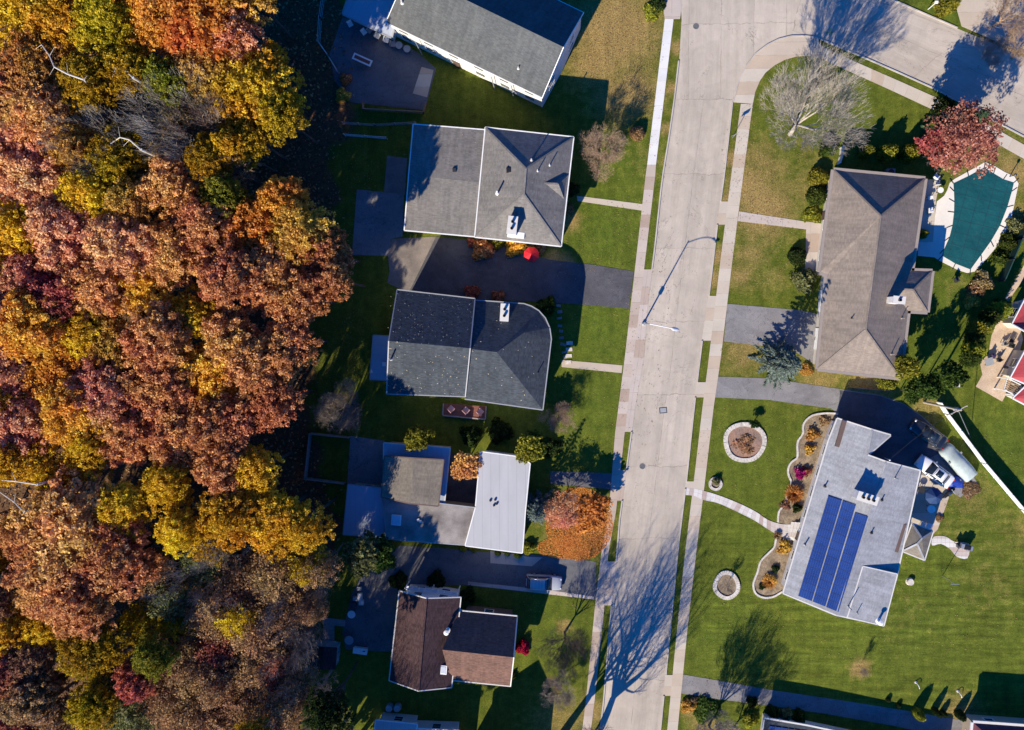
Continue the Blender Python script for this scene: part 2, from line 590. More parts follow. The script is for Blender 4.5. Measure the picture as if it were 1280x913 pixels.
M['r_red'] = standing('red_metal_roof', (0.4, 0.06, 0.065), 0.5)
M['r_white'] = standing('white_membrane', (0.42, 0.425, 0.44), 1.05, 0.85)
M['r_bluegrey'] = standing('bluegrey_panels', (0.34, 0.38, 0.45), 0.6, 0.85)
M['r_stain_shade'] = noisy('stain_and_shade_roof', (0.11, 0.095, 0.09), (0.36, 0.335, 0.315), 0.3, 9, 0.2, bump=0.1)  # real stain blotches, with tree shade also put into the dark tone
M['w_white'] = siding('white_siding', (0.72, 0.7, 0.66))
M['w_cream'] = siding('cream_siding', (0.6, 0.55, 0.47))
M['w_grey'] = siding('grey_siding', (0.35, 0.36, 0.37))
M['w_brown'] = siding('brown_siding', (0.13, 0.09, 0.075))
M['w_tan'] = siding('tan_siding', (0.42, 0.34, 0.26))


def covermat():
    m, nt, b = newmat('teal_pool_cover', 0.55, 0.3)
    n = N(nt)
    v = n.coord('UV', (1, 1, 1), 0.25)
    x, y, _ = n.sep(v)
    seam = n.math('MAXIMUM', n.math('LESS_THAN', n.math('FRACT', n.math('DIVIDE', x, 1.5)), 0.05), n.math('LESS_THAN', n.math('FRACT', n.math('DIVIDE', y, 1.5)), 0.05))
    base = n.ramp(n.noise(v, 0.3, 5, 0.6), [(0.3, (0.004, 0.058, 0.068)), (0.7, (0.008, 0.088, 0.098))])
    base = n.mix(1.0, base, n.ramp(n.noise(v, 8, 3, 0.7), [(0.3, 0.86), (0.7, 1.14)]), 'MULTIPLY')
    dirt = n.ramp(n.noise(v, 1.1, 5, 0.75), [(0.62, 0.0), (0.74, 0.3)])
    base = n.mix(dirt, base, (0.06, 0.1, 0.09))
    n.link(n.mix(n.math('MULTIPLY', seam, 0.85), base, (0.012, 0.045, 0.055)), b.inputs['Base Color'])
    n.bump(n.noise(v, 0.8, 3), 0.5, 0.25, b)
    return m


M['poolcover'] = covermat()


def solarmat():
    m, nt, b = newmat('solar_cells', 0.12, 0.6)
    n = N(nt)
    x, y, _ = n.sep(n.coord('UV'))
    lx = n.math('LESS_THAN', n.math('FRACT', n.math('MULTIPLY', x, 6.0)), 0.08)
    ly = n.math('LESS_THAN', n.math('FRACT', n.math('MULTIPLY', y, 10.0)), 0.08)
    j = n.math('MULTIPLY', n.math('MAXIMUM', lx, ly), 0.5)
    base = n.ramp(n.noise(n.coord('Object'), 0.6, 3), [(0.3, (0.012, 0.035, 0.16)), (0.7, (0.02, 0.055, 0.22))])
    n.link(n.mix(j, base, (0.12, 0.16, 0.28)), b.inputs['Base Color'])
    return m


M['solar'] = solarmat()
M['panelframe'] = plain('panel_frame', (0.09, 0.12, 0.22), 0.4)


# ---------------------------------------------------------------- houses
def roof(root, verts, faces, m, trim=None, caps=None, t=0.16, name='roof', trimw=0.13, capw=0.2, bare=()):
    V = [W(*v) for v in verts]
    mb = MB()
    fs = []
    for f in faces:
        a = V[f[0]]
        nz = 0
        for i in range(1, len(f)-1):
            nz += (V[f[i]]-a).cross(V[f[i+1]]-a).z
        fs.append(tuple(f) if nz > 0 else tuple(f)[::-1])
    n = len(V)
    mb.add(V, fs)
    mb.add([(v.x, v.y, v.z-t) for v in V], [f[::-1] for f in fs], 0)
    E = {}
    for k, f in enumerate(fs):
        for a, b in zip(f, f[1:]+f[:1]):
            E[(a, b)] = k
    lo = [(v.x, v.y, v.z-t) for v in V]
    bd = [e for e in E if (e[1], e[0]) not in E]
    for a, b in bd:
        mb.add([V[a], V[b], lo[b], lo[a]], [(3, 2, 1, 0)])
    o = mb.build(name, m, root)
    tris = FAC.setdefault(root.name, [])
    for f in fs:
        for i in range(1, len(f)-1):
            tris.append((V[f[0]], V[f[i]], V[f[i+1]]))
    if trim:
        tb = MB()
        for q_, (a, b) in enumerate(bd):
            if (a, b) in bare or (b, a) in bare:
                continue
            dz = Vector((0, 0, -0.09-0.004*(q_ % 3)))
            e = (V[b]-V[a])
            e.z = 0
            if e.length < 0.05:
                continue
            e.normalize()
            o2 = Vector((e.y, -e.x, 0))*(trimw/2+0.004)
            tb.beam(V[a]+o2+dz-e*0.05, V[b]+o2+dz+e*0.05, trimw, 0.2)
        tb.build('gutter', trim, root)
    if caps:
        cb = MB()

        def fn(f):
            return (V[f[1]]-V[f[0]]).cross(V[f[2]]-V[f[0]]).normalized()

        def ce(f):
            c = Vector((0, 0, 0))
            for i in f:
                c += V[i]
            return c/len(f)
        k = 0
        for (a, b), i in E.items():
            j = E.get((b, a))
            if j is None or a > b:
                continue
            if (ce(fs[j])-ce(fs[i])).dot(fn(fs[i])) < -0.02:
                k += 1
                cb.beam(V[a]+Vector((0, 0, 0.012)), V[b]+Vector((0, 0, 0.012)), capw, 0.05)
        if k:
            cb.build('ridge_cap', caps, root)
    return o


WIN = {}


def window(root, p, rz, w, h):
    key = (round(w, 1), round(h, 1))
    if key not in WIN:
        fr = MB()
        for c, d in (((0, -0.012, h/2), (w+0.16, 0.035, 0.09)), ((0, -0.012, -h/2), (w+0.2, 0.05, 0.09)),
                     ((-w/2, -0.012, 0), (0.09, 0.035, h-0.09)), ((w/2, -0.012, 0), (0.09, 0.035, h-0.09)), ((0, -0.014, 0), (w-0.09, 0.032, 0.05))):
            fr.box(c, d)
        a = fr.build('window', M['white'], root)
        pb = MB().box((0, -0.008, 0), (w-0.1, 0.02, h-0.1))
        b = pb.build('pane', M['glass'], root)
        for x in (a, b):   # keep local coordinates
            for v in x.data.vertices:
                v.co += root.location
        b.parent = a
        WIN[key] = (a.data, b.data)
    else:
        a = bpy.data.objects.new('window', WIN[key][0])
        b = bpy.data.objects.new('pane', WIN[key][1])
        COL.objects.link(a)
        COL.objects.link(b)
        a.parent = root
        b.parent = a
    a.location = Vector(p)-root.location
    a.rotation_euler = (0, 0, rz)
    return a


def walls(root, verts, m, ins=0.38, drop=0.2, win=(), ww=1.1, wh=1.25, spacing=3.4, skip=()):
    """verts: roof outline incl. gable peaks (px,py,h); outer walls stand inset under the eaves"""
    pts = [W(*v) for v in verts]
    poly = inset([(p.x, p.y) for p in pts], ins)
    mb = MB()
    mb.prism([(p.x, p.y) for p in poly], -0.1, [v[2]-drop for v in verts], 0, cap=False)
    o = mb.build('wall', m, root)
    A = sum(p.x*q.y-q.x*p.y for p, q in zip(poly, poly[1:]+poly[:1]))
    n = len(poly)
    for i in range(n):
        if i in skip:
            continue
        a, b = poly[i], poly[(i+1) % n]
        if A < 0:
            a, b = b, a
        e = b-a
        L = e.length
        if L < 2.4:
            continue
        top = min(verts[i][2], verts[(i+1) % n][2])
        rz = math.atan2(e.y, e.x)
        k = max(1, int(L/spacing))
        for j in range(k):
            p = a+e*((j+0.5)/k)
            for z in win:
                if z+wh/2 < top-0.25:
                    window(root, (p.x, p.y, z), rz, ww, wh)
    return poly


def door(root, a, b, t, m, w=1.0, h=2.1, name='door', z0=0.0):
    a, b = Vector(a[:2]), Vector(b[:2])
    e = (b-a).normalized()
    p = a+(b-a)*t
    out = Vector((e.y, -e.x))
    rz = math.atan2(e.y, e.x)
    q = p+out*0.03
    mb = MB().box((q.x, q.y, z0+h/2), (w, 0.07, h), rz)
    if name == 'garage_door':
        for k in range(1, 4):
            r = p+out*0.07
            mb.box((r.x, r.y, z0+k*h/4), (w-0.1, 0.02, 0.04), rz)
    o = mb.build(name, m, root)
    hp = p+out*0.1+e*(w*0.38 if name == 'door' else 0)
    MB().box((hp.x, hp.y, z0+(1.0 if name == 'door' else 0.35)), (0.14 if name == 'door' else 0.4, 0.06, 0.06), rz).build('handle', M['darkmetal'], o)
    return o


def chimney(root, px, py, dx, dy, rz, up, m=None, flues=2, pot=None):
    p, _ = onroof(root, px, py)
    mb = MB()
    z0 = p.z-0.6
    mb.box((p.x, p.y, (z0+p.z+up)/2), (dx, dy, up+0.6), rz)
    o = mb.build('chimney', m or M['whitestone'], root)
    MB().box((p.x, p.y, p.z+up+0.05), (dx+0.18, dy+0.18, 0.1), rz).build('chimney_cap', M['offwhite'], o)
    for k in range(flues):
        t = (k+0.5)/flues-0.5
        ax = (dx*t*0.8, 0) if dx > dy else (0, dy*t*0.8)
        x = p.x+ax[0]*math.cos(rz)-ax[1]*math.sin(rz)
        y = p.y+ax[0]*math.sin(rz)+ax[1]*math.cos(rz)
        f = MB()
        f.lathe((x, y, p.z+up+0.1), [(0.17, 0), (0.17, 0.4), (0.12, 0.4), (0.12, 0.1)], 10)
        f.build('flue', pot or M['black'], o)
    return o


def vent(root, px, py, r=0.07, h=0.6, m='offwhite', cap=False):
    p, _ = onroof(root, px, py)
    mb = MB().tube((p.x, p.y, p.z-0.1), (p.x, p.y, p.z+h), r, r, 8)
    mb.lathe((p.x, p.y, p.z+0.005), [(r*2.4, 0), (r*1.2, 0.09)], 10)
    if cap:
        mb.lathe((p.x, p.y, p.z+h), [(r*1.9, 0), (r*1.9, 0.06), (0.02, 0.16)], 10)
    return mb.build('vent_pipe', M[m], root)


def boxvent(root, px, py, rz, s=0.45, m='darkmetal', name='roof_vent'):
    p, n = onroof(root, px, py)
    mb = MB().box((p.x, p.y, p.z+0.06), (s, s, 0.3), rz, taper=0.8)
    return mb.build(name, M[m], root)


def skylight(root, px, py, w, d, rz):
    p, n = onroof(root, px, py)
    o = MB().box((p.x, p.y, p.z+0.05), (w, d, 0.34), rz).build('skylight', M['white'], root)
    MB().box((p.x, p.y, p.z+0.235), (w-0.2, d-0.2, 0.04), rz, taper=0.9).build('dome', M['skyglass'], o)


M['skyglass'] = plain('skylight_dome', (0.55, 0.6, 0.66), 0.15, 0.6)


def specks(root, name, box, count, mat_, smin=0.05, smax=0.13):
    mb = MB()
    for _ in range(count):
        px, py = random.uniform(box[0], box[2]), random.uniform(box[1], box[3])
        if not any(True for _ in [0]):
            continue
        p, n = onroof(root, px, py, 0.03)
        if abs(p.z-4.03) < 1e-6:
            continue
        a = random.uniform(0, 6.28)
        s = random.uniform(smin, smax)
        u = Vector((math.cos(a), math.sin(a), 0))
        u = (u-n*u.dot(n)).normalized()
        v = n.cross(u)
        mb.add([p-u*s, p-v*s*0.6+n*0.02, p+u*s, p+v*s*0.6+n*0.03], [(0, 1, 2, 3)])
    return tag(mb.build('fallen_leaves', mat_, root), kind='stuff')


def house(name, label, px, py, group=None):
    l = W(px, py, 0)
    return thing(name, label, 'house', l, 0, group)


# ---- 1: two-storey white house, top of frame
h1 = house('white_house', 'two-storey white-sided house with plain slate grey gable roof at the top edge', 600, 60)
SE, RE, NE = (677.5, 122, 5.6), (704, 59, 10.0), (729, 16, 5.6)
SW, RW, NW = (483, 28, 5.6), (510, -35, 10.0), (535, -78, 5.6)
r1 = [SE, RE, NE, NW, RW, SW]
roof(h1, r1, [(0, 1, 4, 5), (1, 2, 3, 4)], M['r_slate'], M['white'], None, trimw=0.08)
w1 = walls(h1, r1, M['w_white'], win=(1.7, 4.3), ww=1.3, wh=1.2, spacing=3.0, ins=0.16)
door(h1, w1[5], w1[0], 0.42, M['brownpaint'])
vent(h1, 648, 86, 0.07, 0.6)
vent(h1, 503, 4, 0.1, 0.9)
wg = [(429, 17, 3.3), (489, 46, 3.3), (494, 26, 3.9), (512, -22, 4.6), (452, -52, 4.6)]
roof(h1, wg, [(0, 1, 2, 3, 4)], M['r_bluegrey'], M['greypaint'], None, trimw=0.2)
walls(h1, [wg[0], wg[1], wg[3], wg[4]], M['w_white'], win=(1.5,), spacing=3)
# downpipes on the sunny wall
for px, py in ((519, 52), (614, 96), (639, 107)):
    p = W(px, py, 5.4)
    e = Vector((0.44, -0.9, 0))*0.02
    MB().tube((p.x, p.y, 0.1), (p.x, p.y, 5.3), 0.06, 0.06, 6).build('downpipe', M['greypaint'], h1)

# ---- 2: grey hip roof with lower wing
h2 = house('grey_house', 'two-storey house with light grey hip roof, white chimney and lower gabled back wing', 625, 230)
m2 = [(607, 160, 5.8), (716.5, 172, 5.8), (701, 307.5, 5.8), (594, 296, 5.8), (657.5, 211, 8.5), (655, 243, 8.5)]
roof(h2, m2, [(0, 1, 4), (1, 2, 5, 4), (2, 3, 5), (3, 0, 4, 5)], M['r_grey'], M['white'], M['r_grey'])
ww2 = walls(h2, m2[:4], M['w_cream'], win=(1.6, 4.3), spacing=3.2)
door(h2, ww2[2], ww2[1], 0.45, M['brownpaint'])
g2 = [(517, 156, 5.0), (606, 163, 5.0), (600.5, 229, 5.7), (595, 295.5, 5.0), (506, 287.5, 5.0), (511.5, 218, 5.7)]
roof(h2, g2, [(0, 1, 2, 5), (5, 2, 3, 4)], M['r_grey'], M['white'], None)
walls(h2, [g2[0], g2[1], g2[3], g2[4], g2[5]], M['w_cream'], win=(1.5, 3.6), wh=1.1, skip=(1,))
d2 = [(674, 229, 7.3), (697, 230, 7.1), (704.5, 250, 5.85), (710, 218, 5.85), (690, 212, 6.1), (686, 250, 6.2)]
roof(h2, d2, [(0, 1, 3, 4), (1, 2, 3), (0, 5, 2, 1)], M['r_grey'], None, M['r_grey'])
chimney(h2, 641.5, 284, 0.95, 1.9, -0.12, 1.9, flues=2)
MB().box(onroof(h2, 645, 294)[0], (2.0, 0.7, 0.5), -0.12).build('chimney_foot', M['white'], h2)
vent(h2, 622, 242, 0.11, 1.3, 'white')
vent(h2, 664.5, 201, 0.08, 0.9)
vent(h2, 687, 207, 0.06, 0.8)
vent(h2, 672, 214, 0.06, 0.8)
boxvent(h2, 636, 213, 0.1, 0.6, 'black')
boxvent(h2, 568, 213, 0.1, 0.5, 'darkmetal')
specks(h2, 'l', (500, 150, 715, 305), 90, M['tanbark'], 0.04, 0.09)

# ---- 3: charcoal roof with a rounded front corner
h3 = house('charcoal_house', 'two-storey house with charcoal roof, rounded front corner and white chimney', 590, 440)
ea = [(594, 376, 5.6), (655, 380.5, 5.6), (664, 383.5, 5.6), (673, 389, 5.6), (681, 398, 5.6), (686.5, 410, 5.6), (688.5, 424, 5.6), (678, 512, 5.6), (581.5, 498.5, 5.6)]
ap, rg = (621, 440.5, 8.6), (588, 436.5, 8.6)
hp = (655, 416, 7.2)
m3 = ea+[ap, rg, hp]
roof(h3, m3, [(0, 1, 2, 3, 11, 9, 10), (11, 3, 4, 5), (9, 11, 5, 6, 7), (9, 7, 8, 10)], M['r_charcoal'], M['greypaint'], None, bare=((8, 10), (10, 0)))
w3 = walls(h3, [m3[0], m3[1], m3[2], m3[3], m3[4], m3[5], m3[6], m3[7], m3[8]], M['w_grey'], win=(1.6, 4.2), spacing=3.2)
door(h3, w3[7], w3[6], 0.45, M['brownpaint'])
b3 = [(497, 363, 5.9), (593, 374, 5.9), (587, 435.5, 9.0), (581, 495.5, 5.9), (484, 492, 5.9), (486.5, 426.5, 9.0)]
roof(h3, b3, [(0, 1, 2, 5), (5, 2, 3, 4)], M['r_charcoal'], M['greypaint'], None, t=0.3)
walls(h3, b3, M['w_grey'], win=(1.6, 4.2), spacing=3.2, skip=(1, 2))
an = [(467, 420, 2.7), (487, 421, 3.1), (484, 475, 3.1), (463, 474, 2.7)]
roof(h3, an, [(0, 1, 2, 3)], M['r_bluegrey'], M['greypaint'], None, name='annex_roof')
walls(h3, an, M['w_grey'], win=(1.4,), ins=0.2)
chimney(h3, 631.5, 391, 0.85, 1.9, -0.06, 1.1, flues=2)
vent(h3, 489, 449, 0.1, 1.5, 'greypaint')
boxvent(h3, 480.5, 455.5, 0.0, 0.55, 'white')
vent(h3, 672, 466, 0.06, 0.7, 'darkmetal')
M['speck'] = plain('dry_leaf', (0.42, 0.35, 0.26), 0.8)
specks(h3, 'l', (485, 363, 592, 495), 250, M['speck'], 0.035, 0.1)
specks(h3, 'm', (592, 376, 680, 510), 30, M['speck'], 0.06, 0.12)

# ---- 4: flat-roofed house round a courtyard
h4 = house('flat_roof_house', 'low modern house of flat white and stained roofs around a courtyard', 550, 625)
e4 = [(601, 565.5, 4.2), (650, 572, 4.2), (662, 580, 4.2), (656, 640, 4.2), (652.5, 691, 4.2), (582, 682, 4.2), (595, 634, 4.2)]
roof(h4, e4, [(0, 1, 2, 3, 4, 5, 6)], M['r_white'], M['white'], None, name='flat_roof', t=0.35)
walls(h4, e4, M['w_white'], win=(1.6,), ins=0.3, skip=(5, 6))
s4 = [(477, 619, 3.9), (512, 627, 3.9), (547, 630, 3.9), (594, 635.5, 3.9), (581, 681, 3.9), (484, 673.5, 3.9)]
roof(h4, s4, [(0, 1, 2, 3, 4, 5)], M['r_stain_shade'], M['greypaint'], None, name='flat_roof', t=0.35)
walls(h4, s4, M['w_tan'], win=(1.6,), ins=0.3, skip=(0, 1, 2, 3, 5))
a4 = [(435.5, 606.5, 3.6), (476, 611, 3.6), (477, 620, 3.6), (481, 640, 3.6), (483.5, 672, 3.6), (429.5, 668, 3.6)]
roof(h4, a4, [(0, 1, 2, 3, 4, 5)], M['r_bluegrey'], M['greypaint'], None, name='flat_roof', t=0.35)
walls(h4, [a4[0], a4[1], a4[4], a4[5]], M['w_tan'], win=(1.5,), ins=0.3, skip=(1,))
c4 = [(481, 571, 4.7), (517.5, 573.5, 5.1), (554, 575.5, 4.7), (547.5, 632.5, 4.7), (512, 629, 5.1), (477, 621, 4.7)]
roof(h4, c4, [(0, 1, 4, 5), (1, 2, 3, 4)], M['r_beige'], M['brownpaint'], None)
walls(h4, c4, M['w_tan'], ins=0.3)
n4 = [(480, 554.5, 3.7), (562, 561, 3.7), (555, 629, 3.7), (548, 628, 3.7), (553, 580, 3.7), (480, 574, 3.7)]
roof(h4, n4, [(0, 1, 4, 5), (1, 2, 3, 4)], M['r_bluegrey'], M['offwhite'], None, name='flat_roof', t=0.3)
walls(h4, [n4[0], n4[1], n4[2], n4[3], n4[4], n4[5]], M['w_tan'], ins=0.25)
skylight(h4, 495.5, 650, 1.2, 1.3, -0.08)
skylight(h4, 512, 562, 0.9, 0.6, -0.08)
for px, py in ((613, 626), (619, 625), (621, 630), (617.5, 632)):
    boxvent(h4, px, py, 0.4, 0.24, 'black')
for px, py in ((523, 650), (526, 652)):
    boxvent(h4, px, py, 0.4, 0.4, 'offwhite')

# ---- 5: brown shingled cross-gable house
h5 = house('brown_house', 'brown-shingled house with two crossing gable roofs and a skylight', 560, 800)
a5 = [(499.5, 739.5, 5.0), (533, 749, 7.4), (575.5, 747.5, 5.0), (564, 859, 5.0), (523, 863.5, 7.4), (487, 850.5, 5.0)]
roof(h5, a5, [(0, 1, 4, 5), (1, 2, 3, 4)], M['r_brown'], M['offwhite'], M['r_brown'])
w5 = walls(h5, a5, M['w_white'], win=(1.5, 3.9), spacing=2.2, ins=0.55)
door(h5, w5[0], w5[5], 0.55, M['greypaint'])
b5 = [(573, 764, 4.6), (646, 771, 4.6), (641.5, 822, 7.3), (637.5, 857.5, 4.6), (563, 850, 4.6), (553, 812.5, 7.3)]
roof(h5, b5, [(0, 1, 2, 5), (5, 2, 3, 4)], M['r_tan'], M['offwhite'], None, bare=((4, 5), (5, 0)))
w5b = walls(h5, [b5[0], b5[1], b5[2], b5[3], b5[4]], M['w_brown'], win=(1.5, 3.6), skip=(4,), ins=0.7)
door(h5, w5b[3], w5b[2], 0.4, M['brownpaint'])
vent(h5, 559, 788, 0.17, 0.9, 'white', True)
skylight(h5, 554.5, 837, 0.85, 1.1, -0.08)
# white railed deck seen past the north wall
dk = Wl([(507, 738), (571, 747.5), (572, 741), (508, 733)], 2.8)
MB().prism([(p.x, p.y) for p in dk], 2.55, 2.7).build('balcony', M['white'], h5)
rb = MB()
for k in range(9):
    p = dk[3].lerp(dk[2], k/8)
    rb.box((p.x, p.y, 3.2), (0.12, 0.12, 1.0))
    rb.box((p.x, p.y, 1.25), (0.12, 0.12, 2.6)) if k in (0, 4, 8) else None
rb.beam(dk[3]+Vector((0, 0, 0.95)), dk[2]+Vector((0, 0, 0.95)), 0.12, 0.1)
rb.build('railing', M['white'], h5)

# ---- 6: roof corner at the bottom edge
h6 = house('white_roof_house', 'low house with white flat roof cut off by the bottom edge', 520, 950)
r6 = [(470, 901, 3.2), (521, 906, 3.2), (520, 912, 3.2), (574, 914, 3.2), (566, 990, 3.2), (462, 980, 3.2)]
roof(h6, r6, [(0, 1, 2, 3, 4, 5)], M['r_white'], M['white'], None, name='flat_roof', t=0.3)
walls(h6, r6, M['w_white'], win=(1.5,), ins=0.3)
r6b = [(574, 960, 5.4), (650, 967, 5.4), (641, 1060, 5.4), (566, 1050, 5.4), (612, 963, 7.6), (603, 1055, 7.6)]
roof(h6, r6b, [(0, 4, 5, 3), (4, 1, 2, 5)], M['r_charcoal'], M['offwhite'], None)
walls(h6, [r6b[0], r6b[4], r6b[1], r6b[2], r6b[5], r6b[3]], M['w_white'], win=(1.6, 4.2))

# ---- 7: taupe hip roof by the pool
h7 = house('taupe_house', 'single-storey house with long taupe hip roof beside the covered pool', 1085, 340)
m7 = [(1042.5, 213, 4.0), (1156, 224, 4.0), (1139.5, 338, 4.0), (1135, 389, 4.0), (1125, 472.5, 4.0), (1022.5, 461, 4.0), (1034, 343, 4.0), (1025.5, 340, 4.0), (1101, 270, 7.1), (1082, 412.5, 7.0)]
roof(h7, m7, [(0, 1, 8), (1, 2, 3, 4, 9, 8), (4, 5, 9), (5, 6, 7, 0, 8, 9)], M['r_taupe'], M['taupepaint'], M['r_taupe'], trimw=0.32, bare=((2, 3),))
w7 = walls(h7, m7[:8], M['w_cream'], win=(1.55,), ins=0.45, skip=(5,), spacing=3.6)
ew = [(1136, 338.5, 4.0), (1165, 339.5, 4.0), (1159, 390, 4.0), (1132, 388.5, 4.0), (1141.5, 362.5, 5.35), (1114, 361, 5.4)]
roof(h7, ew, [(0, 1, 4, 5), (1, 2, 4), (2, 3, 5, 4)], M['r_taupe'], M['taupepaint'], M['r_taupe'], trimw=0.3, bare=((3, 5), (5, 0), (3, 0)))
walls(h7, ew[:4], M['w_cream'], win=(1.55,), ins=0.45, skip=(3,))
for t in (0.3, 0.72):
    door(h7, w7[6], w7[5], t, M['white'], 2.6, 2.2, 'garage_door')
door(h7, w7[0], w7[7], 0.4, M['brownpaint'])
chimney(h7, 1114, 376, 1.2, 0.7, -0.1, 2.4, flues=1)
vent(h7, 1064.5, 398, 0.05, 0.5, 'darkmetal')
vent(h7, 1114, 443, 0.06, 0.9, 'taupepaint')
vent(h7, 1127, 398, 0.05, 0.9, 'taupepaint')

# ---- 8: pale roof with solar panels
h8 = house('solar_house', 'single-storey house with pale grey roof carrying blue solar panels', 1065, 660)
e8 = 3.2
m8 = [(1047, 524, e8), (1112.5, 544.5, 3.5), (1084, 569.5, 4.34), (1149.5, 589, 3.6), (1120, 722, 3.2), (1103.5, 781, 3.15), (979.5, 741.5, 3.3), (1036, 551.5, e8), (1107, 578, 4.9), (1045, 768.5, 4.9), (1090, 538, 4.25)]
roof(h8, m8, [(0, 10, 2, 8, 9, 6, 7), (10, 1, 2), (8, 3, 4, 9), (9, 4, 5)], M['r_pale'], M['offwhite'], M['r_pale'], trimw=0.16)
w8 = walls(h8, [m8[k] for k in (0, 10, 1, 2, 8, 3, 4, 5, 9, 6, 7)], M['w_white'], win=(1.55,), ins=0.4, spacing=2.6)
hw_ = onroof(h8, 1079, 709)[0].z, onroof(h8, 1060, 767)[0].z
wing8 = [(1079, 709, hw_[0]+.06), (1121, 718.5, 4.0), (1104.5, 782, 3.9), (1060, 771.5, hw_[1]+.06)]
roof(h8, wing8, [(0, 1, 2, 3)], M['r_pale'], M['offwhite'], None, t=0.12, name='wing_roof')
walls(h8, [(1095, 713, 3.5)]+wing8[1:3]+[(1080, 776, 3.5)], M['w_white'], ins=0.35, skip=(3,))
door(h8, w8[10], w8[9], 0.66, M['brownpaint'])
# gutter guard bars
for a, b in (((1055.5, 526, 3.5), (1046, 558.5, 3.5)), ((1130, 655, 3.4), (1119.5, 690, 3.4))):
    pa, pb = W(*a), W(*b)
    MB().beam(pa, pb, 0.5, 0.3).build('roof_screen', M['brownpaint'], h8)


def strip(tl, tr, bl, br, rows, root):
    q = [onroof(root, *p)[0] for p in (tl, tr, bl, br)]
    up = (q[1]-q[0]).cross(q[0]-q[2]).normalized()
    if up.z < 0:
        up = -up
    for r in range(rows):
        a0, b0 = q[0].lerp(q[2], r/rows), q[1].lerp(q[3], r/rows)
        a1, b1 = q[0].lerp(q[2], (r+1)/rows), q[1].lerp(q[3], (r+1)/rows)
        lo = [a0.lerp(a1, 0.015), b0.lerp(b1, 0.015), b0.lerp(b1, 0.985), a0.lerp(a1, 0.985)]
        lo = [p+up*0.07 for p in lo]
        hi = [p+up*0.045 for p in lo]
        mb = MB()
        mb.add(lo+hi, [(3, 2, 1, 0), (0, 1, 5, 4), (1, 2, 6, 5), (2, 3, 7, 6), (3, 0, 4, 7), (4, 5, 6, 7)], 0)
        c = (hi[0]+hi[1]+hi[2]+hi[3])/4
        inn = [c+(p-c)*0.972+up*0.006 for p in hi]
        mb.add(inn, [(0, 1, 2, 3)], 1)
        mb.uv[6] = [(0, 0), (1, 0), (1, 1), (0, 1)]
        mb.build('solar_panel', [M['panelframe'], M['solar']], root)


strip((1035, 620), (1052.3, 625.6), (997.5, 745), (1014.8, 751.6), 13, h8)
strip((1053.1, 626), (1069.8, 631.5), (1015.6, 752), (1031.6, 758.4), 13, h8)
strip((1068.4, 641), (1085, 646), (1032.4, 758.9), (1048, 765.2), 12, h8)
chimney(h8, 1079, 620, 2.3, 0.9, -0.3, 1.5, flues=3)
vent(h8, 1031, 608, 0.08, 0.5, 'darkmetal')
vent(h8, 1006, 681, 0.08, 0.7, 'greypaint')
vent(h8, 1102, 625, 0.09, 0.4, 'black')
vent(h8, 1089, 666, 0.09, 0.4, 'black')
vent(h8, 1071, 766, 0.05, 0.8, 'greypaint')
vent(h8, 1060, 758, 0.06, 1.6, 'greypaint')
vent(h8, 1097.5, 776, 0.16, 0.9, 'white', True)
vent(h8, 1118.5, 597.5, 0.06, 1.3, 'greypaint')
mp, _ = onroof(h8, 1107, 573)
MB().tube(mp+Vector((0, 0, -0.3)), mp+Vector((0, 0, 1.3)), 0.05, 0.05, 8).lathe(mp+Vector((0, 0, 1.3)), [(0.12, 0), (0.1, 0.15), (0.02, 0.2)], 8).build('service_mast', M['steel'], h8)
# pavilion on the back patio
pv = thing('patio_pavilion', 'small hip-roofed patio pavilion attached behind the solar-panel house', 'pavilion', W(1148, 676))
pr = [(1140.5, 655, 2.9), (1166, 664.5, 2.9), (1155.5, 700, 2.9), (1128, 689, 2.9), (1152.5, 673, 3.9), (1146.5, 680, 3.9)]
roof(pv, pr, [(0, 1, 4), (1, 2, 5, 4), (2, 3, 5), (3, 0, 4, 5)], M['r_beige'], M['offwhite'], M['r_pale'])
for a in pr[:4]:
    c = W(1147.5, 677, 2.9)
    q = W(*a)
    q = q+(c-q)*0.12
    MB().box((q.x, q.y, 1.36), (0.16, 0.16, 2.74)).build('post', M['white'], pv)
kb = Wl([(1128, 690), (1156, 701)], 0.6)
MB().beam(kb[0]+Vector((0.3, 0.4, -0.1)), kb[1]+Vector((-0.3, 0.4, -0.1)), 0.1, 1.0).build('rail_panel', M['white'], pv)

# ---- 9: red roofs on the right edge
h9 = house('red_roof_house', 'house with bright red metal roofs at the right edge behind a tan patio', 1290, 445)
for q in ([(1282, 374, 3.4), (1266, 405, 3.4), (1284, 415, 4.6), (1330, 400, 4.6), (1315, 365, 3.4)],
          [(1284, 435, 3.6), (1264, 472, 3.4), (1290, 483, 3.6), (1330, 470, 4.8), (1330, 440, 4.8)],
          [(1283, 483, 3.2), (1267, 498, 3.2), (1290, 510, 3.2), (1330, 500, 4.2), (1330, 480, 4.2)]):
    roof(h9, q, [(0, 1, 2, 3, 4)], M['r_red'], M['white'], None)
    walls(h9, q, M['w_cream'], win=(1.5,), ins=0.35)
pg = thing('pergola', 'white and brown slatted pergola between the red roofs at right edge', 'pergola', W(1267, 485))
qs = Wl([(1260, 473.5), (1277, 482), (1271, 495), (1256, 488)], 2.6)
for q in qs:
    MB().box((q.x, q.y, 1.28), (0.14, 0.14, 2.56)).build('post', M['white'], pg)
tb = MB()
for k in range(7):
    a, b = qs[0].lerp(qs[3], k/6), qs[1].lerp(qs[2], k/6)
    tb.beam(a, b, 0.12, 0.16, 0 if k in (0, 6) else 1)
tb.beam(qs[0]+Vector((0, 0, -0.16)), qs[3]+Vector((0, 0, -0.16)), 0.14, 0.16)
